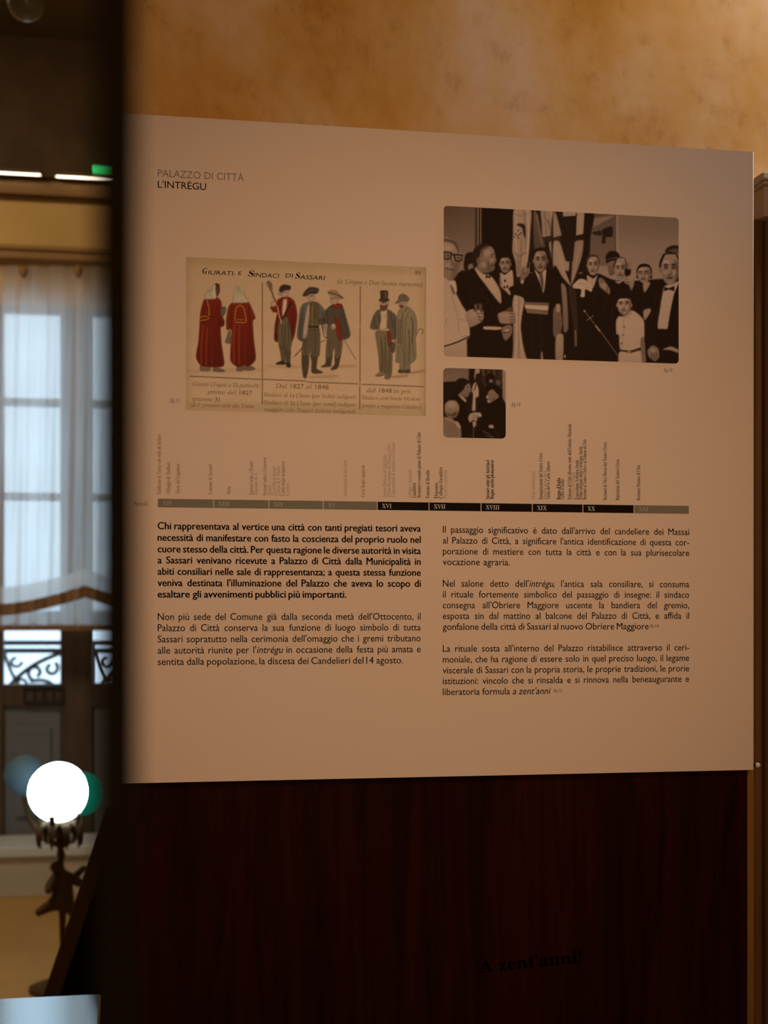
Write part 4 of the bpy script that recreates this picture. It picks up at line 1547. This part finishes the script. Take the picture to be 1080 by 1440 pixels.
# first robed man
c2([(190, 985), (265, 995), (275, 1015), (268, 1028), (195, 1028)], (96, 68, 42))
c2([(300, 1000), (340, 1005), (392, 1024), (388, 1038), (302, 1032)], (92, 64, 40))
c2([(228, 424), (270, 412), (335, 412), (366, 450), (374, 560), (392, 615), (385, 650), (360, 665), (368, 800), (390, 975), (335, 998), (200, 985), (155, 912), (176, 780), (185, 640), (192, 540), (210, 460)], RED, .5, 1, True, RED2)
for pts, c_ in (([(340, 470), (345, 700), (350, 980)], RED2), ([(215, 640), (200, 800), (195, 970)], (136, 42, 22)), ([(290, 640), (285, 820), (290, 985)], (100, 24, 12)), ([(250, 660), (240, 840), (240, 985)], (132, 40, 20))):
    k2(pts, 12, c_, .7, .7)
c2([(318, 296), (348, 305), (354, 350), (340, 392), (318, 405), (308, 350)], (76, 40, 22))
c2([(320, 292), (345, 300), (346, 315), (316, 312)], (48, 28, 18))
c2([(300, 312), (322, 300), (318, 340), (325, 415), (285, 424), (225, 420), (240, 365), (265, 335)], (158, 128, 90))
for k in range(6):
    k2([(300 - 4 * k, 320 + 4 * k), (285 - 8 * k, 370), (300 - 13 * k, 418)], 3.5, (104, 74, 46), .7)
for pts in ([(246, 428), (262, 500), (264, 560), (256, 592), (190, 606)], [(190, 578), (225, 568), (250, 574)]):
    k2(pts, 7, (156, 92, 28), .9)
k2([(262, 572), (298, 576)], 12, (44, 26, 20))
c2([(362, 500), (400, 488), (404, 530), (385, 565), (366, 560)], (78, 62, 44))
c2([(350, 600), (392, 600), (385, 650), (350, 650)], RED2, 1, .8)
# second robed man
c2([(500, 990), (555, 995), (548, 1028), (500, 1030)], (92, 62, 38))
c2([(560, 995), (610, 990), (648, 1005), (640, 1022), (565, 1024)], (92, 62, 38))
c2([(400, 785), (415, 740), (430, 695), (446, 700), (448, 795), (415, 796)], (88, 66, 44))
c2([(452, 460), (520, 445), (592, 445), (632, 520), (654, 585), (632, 610), (640, 760), (656, 930), (600, 990), (570, 985), (500, 992), (444, 932), (456, 690), (414, 682), (410, 600), (426, 500)], (100, 28, 12), .5, 1, True, RED2)
for pts, c_ in (([(600, 480), (610, 700), (630, 940)], RED2), ([(480, 640), (470, 800), (475, 960)], (138, 44, 24)), ([(560, 640), (565, 820), (560, 985)], (98, 24, 12)), ([(520, 640), (515, 820), (520, 980)], (134, 42, 22)), ([(460, 480), (450, 600), (455, 690)], RED2)):
    k2(pts, 12, c_, .7, .7)
c2([(468, 440), (474, 350), (508, 314), (548, 326), (568, 400), (598, 448), (530, 456), (456, 454)], (154, 126, 90))
for k in range(8):
    k2([(512 + 2 * (k - 4), 325), (478 + 13 * k, 390), (466 + 16 * k, 448)], 3.2, (100, 72, 46), .7)
k2([(480, 606), (490, 510), (524, 474), (560, 508), (576, 612), (540, 622), (478, 618)], 7, (156, 92, 28), .9)
k2([(495, 596), (560, 600)], 6, (150, 86, 28), .8)
# man with the mace
k2([(768, 290), (790, 350), (808, 410), (830, 446)], 13, (84, 54, 30))
c2([(748, 300), (762, 266), (790, 290), (800, 340), (780, 360), (768, 330)], (98, 68, 40), .5, .9)
k2([(752, 296), (766, 275), (792, 300), (775, 330)], 5, (58, 34, 18))
c2([(852, 800), (905, 850), (902, 955), (880, 956), (866, 870)], (74, 54, 34))
c2([(905, 840), (950, 850), (944, 965), (918, 968), (908, 900)], (68, 48, 30))
c2([(826, 968), (870, 948), (905, 954), (902, 974), (840, 976)], (46, 28, 16))
c2([(912, 962), (946, 962), (952, 992), (932, 1002), (916, 985)], (46, 28, 16))
c2([(842, 434), (880, 410), (940, 408), (986, 450), (1006, 560), (985, 720), (955, 786), (925, 700), (900, 640), (870, 680), (842, 782), (815, 762), (820, 640), (840, 540), (805, 532), (782, 492), (822, 476)], RED, .5, 1, True, RED2)
c2([(860, 600), (930, 580), (962, 770), (942, 862), (900, 850), (850, 792), (842, 680)], (82, 62, 36))
k2([(905, 640), (905, 850)], 6, (52, 36, 20))
c2([(890, 428), (922, 428), (916, 500), (888, 590), (880, 520)], (164, 122, 84))
k2([(962, 450), (920, 520), (882, 594)], 12, (34, 22, 14))
k2([(838, 480), (860, 580), (880, 640)], 9, (160, 120, 88), .9)
c2([(870, 352), (930, 346), (930, 385), (905, 408), (878, 392)], (146, 102, 72))
k2([(884, 362), (900, 358)], 4, (50, 30, 18))
c2([(845, 380), (862, 352), (872, 390), (852, 388)], (130, 104, 74))
c2([(856, 350), (866, 318), (900, 302), (952, 316), (945, 345), (900, 348), (872, 366)], (46, 30, 18))
c2([(785, 470), (800, 440), (828, 450), (830, 480), (800, 490)], (150, 104, 70))
# cloaked man in the middle
k2([(980, 912), (1060, 828)], 7, (92, 66, 40))
c3([(30, 838), (80, 850), (76, 960), (58, 1032), (36, 1018), (24, 900)], (62, 44, 28))
c3([(95, 850), (150, 848), (142, 955), (190, 984), (180, 994), (106, 990), (104, 900)], (62, 44, 28))
c3([(34, 744), (90, 630), (165, 640), (164, 850), (100, 856), (96, 780), (80, 856), (26, 842)], (78, 58, 36))
c3([(36, 440), (90, 424), (152, 430), (212, 500), (220, 600), (244, 700), (206, 704), (176, 580), (150, 450), (100, 450), (82, 560), (60, 734), (22, 738), (-12, 704), (0, 580), (14, 480)], (80, 68, 52), .5, 1, True, (66, 54, 40))
c3([(70, 460), (92, 450), (78, 580), (62, 708), (28, 706), (48, 580)], (152, 108, 82), .5, .9)
c3([(92, 436), (150, 440), (164, 540), (156, 646), (82, 642), (88, 540)], (78, 56, 30))
k3([(112, 450), (108, 560), (112, 640)], 7, (108, 80, 36), .9)
k3([(130, 450), (132, 560)], 5, (50, 34, 20), .8)
k3([(78, 624), (160, 624)], 15, (44, 30, 18))
c3([(196, 605), (216, 590), (236, 690), (206, 702)], (154, 116, 84))
c3([(160, 560), (215, 560), (205, 600), (165, 600)], (64, 48, 32))
c3([(72, 368), (126, 358), (126, 395), (105, 418), (82, 410)], (146, 102, 72))
k3([(85, 378), (112, 374)], 5, (54, 32, 20))
c3([(32, 376), (50, 340), (88, 308), (140, 312), (162, 326), (145, 356), (90, 358), (60, 378)], (48, 34, 22))
k3([(55, 350), (110, 330), (150, 336)], 5, (96, 76, 52), .7)
k3([(-24, 850), (30, 790)], 6, (70, 48, 28))
k3([(165, 750), (214, 730)], 6, (80, 58, 36))
# third cloaked man
k3([(358, 722), (400, 790), (456, 886)], 5.5, (90, 64, 40))
c3([(222, 850), (268, 845), (258, 925), (254, 938), (178, 944), (214, 918)], (60, 42, 26))
c3([(290, 850), (334, 840), (318, 935), (296, 962), (256, 966), (288, 926)], (60, 42, 26))
c3([(238, 600), (346, 690), (336, 850), (296, 880), (284, 780), (262, 860), (218, 870), (226, 720)], (82, 60, 38))
c3([(214, 492), (280, 440), (344, 448), (380, 556), (412, 690), (362, 724), (310, 650), (290, 600), (240, 606), (206, 580)], (66, 50, 34))
c3([(286, 540), (312, 560), (336, 640), (344, 722), (318, 726), (300, 640)], (100, 28, 14))
c3([(262, 462), (300, 442), (346, 446), (340, 470), (290, 476)], (100, 28, 14))
c3([(252, 378), (300, 372), (318, 420), (288, 446), (258, 430)], (142, 98, 68))
k3([(262, 396), (280, 394)], 4.5, (54, 32, 20))
c3([(232, 346), (262, 330), (300, 336), (332, 370), (356, 394), (310, 400), (280, 368), (246, 368)], (124, 88, 54))
k3([(236, 350), (290, 360), (354, 394)], 8, (54, 36, 22))
c3([(262, 606), (292, 606), (290, 640), (262, 640)], (150, 112, 80), .6, .7)
# man in a top hat
c3([(610, 1012), (650, 985), (686, 984), (684, 1006), (640, 1020)], (120, 84, 50))
c3([(690, 1008), (738, 1000), (730, 1034), (705, 1046), (688, 1030)], (112, 78, 46))
k3([(625, 1014), (682, 1006)], 5, (54, 34, 20))
k3([(690, 1030), (735, 1020)], 5, (54, 34, 20))
c3([(614, 664), (712, 668), (746, 760), (742, 1000), (692, 1002), (684, 985), (648, 984), (640, 860), (622, 740)], (98, 74, 46), .5, 1, True, (84, 62, 38))
k3([(690, 700), (692, 850), (690, 990)], 7, (62, 44, 26), .8)
k3([(655, 700), (665, 980)], 6, (76, 54, 32), .7)
c3([(620, 500), (672, 478), (735, 496), (782, 545), (796, 640), (775, 724), (742, 716), (722, 640), (690, 636), (620, 646), (572, 632), (592, 550)], (78, 60, 40))
k3([(640, 520), (655, 640)], 6, (48, 34, 20), .7)
k3([(735, 510), (752, 640)], 6, (48, 34, 20), .7)
c3([(654, 502), (704, 488), (706, 560), (700, 636), (646, 642), (658, 560)], (158, 116, 80))
k3([(672, 545), (695, 540)], 4, (90, 62, 36), .8)
k3([(622, 655), (715, 660)], 13, (120, 82, 56))
k3([(622, 660), (715, 664)], 4, (112, 36, 20))
c3([(706, 662), (730, 660), (740, 720), (735, 780), (716, 760)], (98, 34, 18))
c3([(736, 760), (772, 740), (766, 820), (742, 826)], (72, 52, 32))
c3([(650, 420), (714, 414), (712, 460), (684, 492), (654, 476)], (146, 100, 70))
c3([(652, 448), (680, 456), (710, 446), (704, 472), (682, 496), (656, 478)], (82, 46, 26))
k3([(662, 430), (700, 428)], 4.5, (50, 30, 18))
c3([(652, 338), (680, 333), (713, 340), (712, 394), (724, 412), (684, 424), (640, 414), (654, 394)], (52, 36, 24), .4)
k3([(696, 345), (696, 395)], 8, (110, 78, 50), .8)
# man in a long coat
k3([(938, 696), (960, 645), (985, 642), (994, 662), (984, 684)], 6, (86, 58, 34))
c3([(800, 966), (838, 960), (842, 990), (798, 990)], (62, 44, 28))
c3([(848, 962), (886, 956), (888, 990), (850, 992)], (62, 44, 28))
c3([(794, 784), (856, 780), (888, 920), (884, 962), (812, 964), (806, 880)], (104, 78, 50))
k3([(838, 790), (846, 960)], 6, (64, 46, 28), .9)
c3([(798, 496), (830, 470), (872, 462), (930, 520), (946, 620), (934, 720), (936, 880), (862, 922), (856, 780), (790, 782), (806, 900), (776, 900), (782, 740), (780, 620), (786, 550)], (112, 86, 56), .5, 1, True, (100, 76, 48))
k3([(832, 500), (826, 640), (838, 780)], 6, (68, 48, 30), .9)
k3([(880, 500), (850, 600), (856, 780)], 6, (76, 56, 34), .8)
k3([(925, 560), (905, 660), (920, 860)], 7, (80, 58, 36), .7)
k3([(848, 500), (870, 470)], 10, (76, 56, 34), .8)
k3([(750, 742), (800, 766), (850, 776)], 7, (120, 84, 54), .9)
c3([(800, 430), (862, 412), (862, 446), (836, 466), (808, 464)], (138, 98, 68))
c3([(806, 452), (835, 452), (828, 470), (810, 468)], (72, 46, 28))
c3([(770, 432), (795, 410), (800, 380), (828, 360), (862, 374), (882, 402), (868, 420), (820, 416), (790, 436)], (86, 64, 42))
for pts in ([(20, 520), (10, 620), (18, 720)], [(36, 470), (28, 600), (36, 720)], [(185, 500), (205, 600), (222, 690)], [(230, 500), (225, 560), (235, 600)], [(350, 480), (368, 580), (388, 690)], [(330, 500), (345, 600), (365, 700)],
            [(600, 540), (605, 600), (625, 635)], [(760, 560), (770, 640), (760, 710)], [(900, 540), (915, 640), (905, 760)], [(800, 560), (795, 660), (800, 760)], [(880, 640), (885, 780), (880, 900)], [(815, 560), (812, 680), (818, 770)]):
    k3(pts, 6, (44, 32, 22), .75, .4)
for pts in ([(55, 690), (50, 780), (60, 845)], [(130, 660), (135, 760), (125, 845)], [(250, 720), (245, 800), (250, 850)], [(320, 740), (315, 820), (310, 850)], [(660, 720), (672, 860), (665, 975)], [(722, 760), (728, 880), (715, 990)]):
    k3(pts, 6, (50, 36, 22), .7, .4)
for pts in ([(880, 620), (884, 760), (892, 840)], [(930, 620), (935, 740), (925, 850)], [(960, 500), (980, 600), (965, 720)], [(840, 560), (838, 660), (830, 750)]):
    k2(pts, 6, (50, 24, 14), .7, .4)
for x, y in ((97, 380), (112, 377), (272, 398), (292, 396), (672, 436), (694, 434), (820, 436), (842, 432)):
    cv.dot(420 + x / 5.684, 350 + y / 5.684, .9, .55, (42, 24, 14), .3, .9)
for x, y in ((888, 368), (912, 366), (334, 334)):
    cv.dot(250 + x / 6, 350 + y / 6, .9, .55, (42, 24, 14), .3, .9)
cv.grain(.02, 11)
dr = cv.mesh('drawing', (261.7, 361.2), (599.3, 585), 0, pe_, (158, 116, 83))
dr['label'] = 'old coloured drawing of robed and cloaked officials on brown paper'


# writing on the drawing
def hand(s, px0, px1, row, h_px, m, tall=CAP, shear=.0, pr=None, tilt=0.0, off=0.0):
    u0, z = uz(px0, row)
    u1 = uz(px1, row)[0]
    sy = h_px * (uz(px0, row - 1)[1] - z) / tall
    pr.put(s, u0, z, (u1 - u0) / width(s, off), sy, off, shear, tilt=tilt)


pr = Print(YP - 2 * EPS)
for (s, a, b, row, h) in (('G', 284, 290.5, 385, 9.5), ('IURATI', 292.5, 327, 386, 6.8), (', E', 329, 339, 386.5, 6), ('S', 349, 356, 388.5, 9.5), ('INDACI', 357, 391.5, 389.5, 6.8), ('DI', 401, 411, 390.2, 6.5), ('S', 415, 421, 391.5, 9.5), ('ASSARI', 421.5, 456, 392.5, 6.8)):
    hand(bold_serif(s) if len(s) < 2 else s, a, b, row, h * .86, None, shear=.22, pr=pr, off=.004)
pr.build('handwritten_title', INK['sepia'], dr)
I = ital_serif
NOTES = [('handwritten_note', [(I('(la Lingua e Don buona memoria)'), 474, 594, 398.5, 8)]),
         ('page_number', [('99', 583.5, 591.5, 387, 8)]),
         ('handwritten_caption', [(I('Giurati (Togati a 22 particelle'), 271, 365, 542.5, 7), (I('prima del') + ' 1827', 291, 355, 553.5, 7), (I('(tranne') + ' 3)', 271, 309, 563.5, 7), (I('(di P. pensano vuole alla Trinita'), 269, 357, 571.5, 6.5)]),
         ('handwritten_caption', [(I('Dal') + ' 1827 ' + I('al') + ' 1848', 387, 462, 545.5, 8), (I('Sindaco di') + ' 1a ' + I('Classe (per Nobili indigeni)'), 371, 500, 557.5, 7.0),
                                  (I('Sindaco di') + ' 2a ' + I('Classe (per notai) indigeni'), 371, 500, 568.5, 7.0), (I('maggior, con Togato (toletta indigena)'), 371, 499, 578, 6.5)]),
         ('handwritten_caption', [(I('dal') + ' 1848 ' + I('in poi'), 515.5, 577, 551.5, 7.5), (I('Sindaco, con fascia tricolore'), 508.5, 591, 561.5, 7.0), (I('(sempre a magistrato Cittadino)'), 508.5, 592, 573, 7.0)])]
for nm, rows in NOTES:
    pr = Print(YP - 2 * EPS)
    for (s, a, b, row, h) in rows:
        hand(s, a, b, row, h * .78, None, pr=pr)
    pr.build(nm, INK['sepialight'], dr)

# faint lettering on the mahogany board
pr = Print(YS - .0005)
p0_, p1_ = at(674, 1368, YS), at(818, 1364, YS)
s = bold_serif("A zent'anni!")
sx = (p1_.x - p0_.x) / width(s)
pr.put(s, p0_.x, p0_.z, sx, 17 * (at(700, 1367, YS).z - at(700, 1368, YS).z) / CAP, .004, tilt=.055)
pr.build('lettering', mat('lettering_black', (.007, .002, .001), .6, spec=.03), se)

bpy.data.objects.remove(_fo)
bpy.data.curves.remove(_fc)
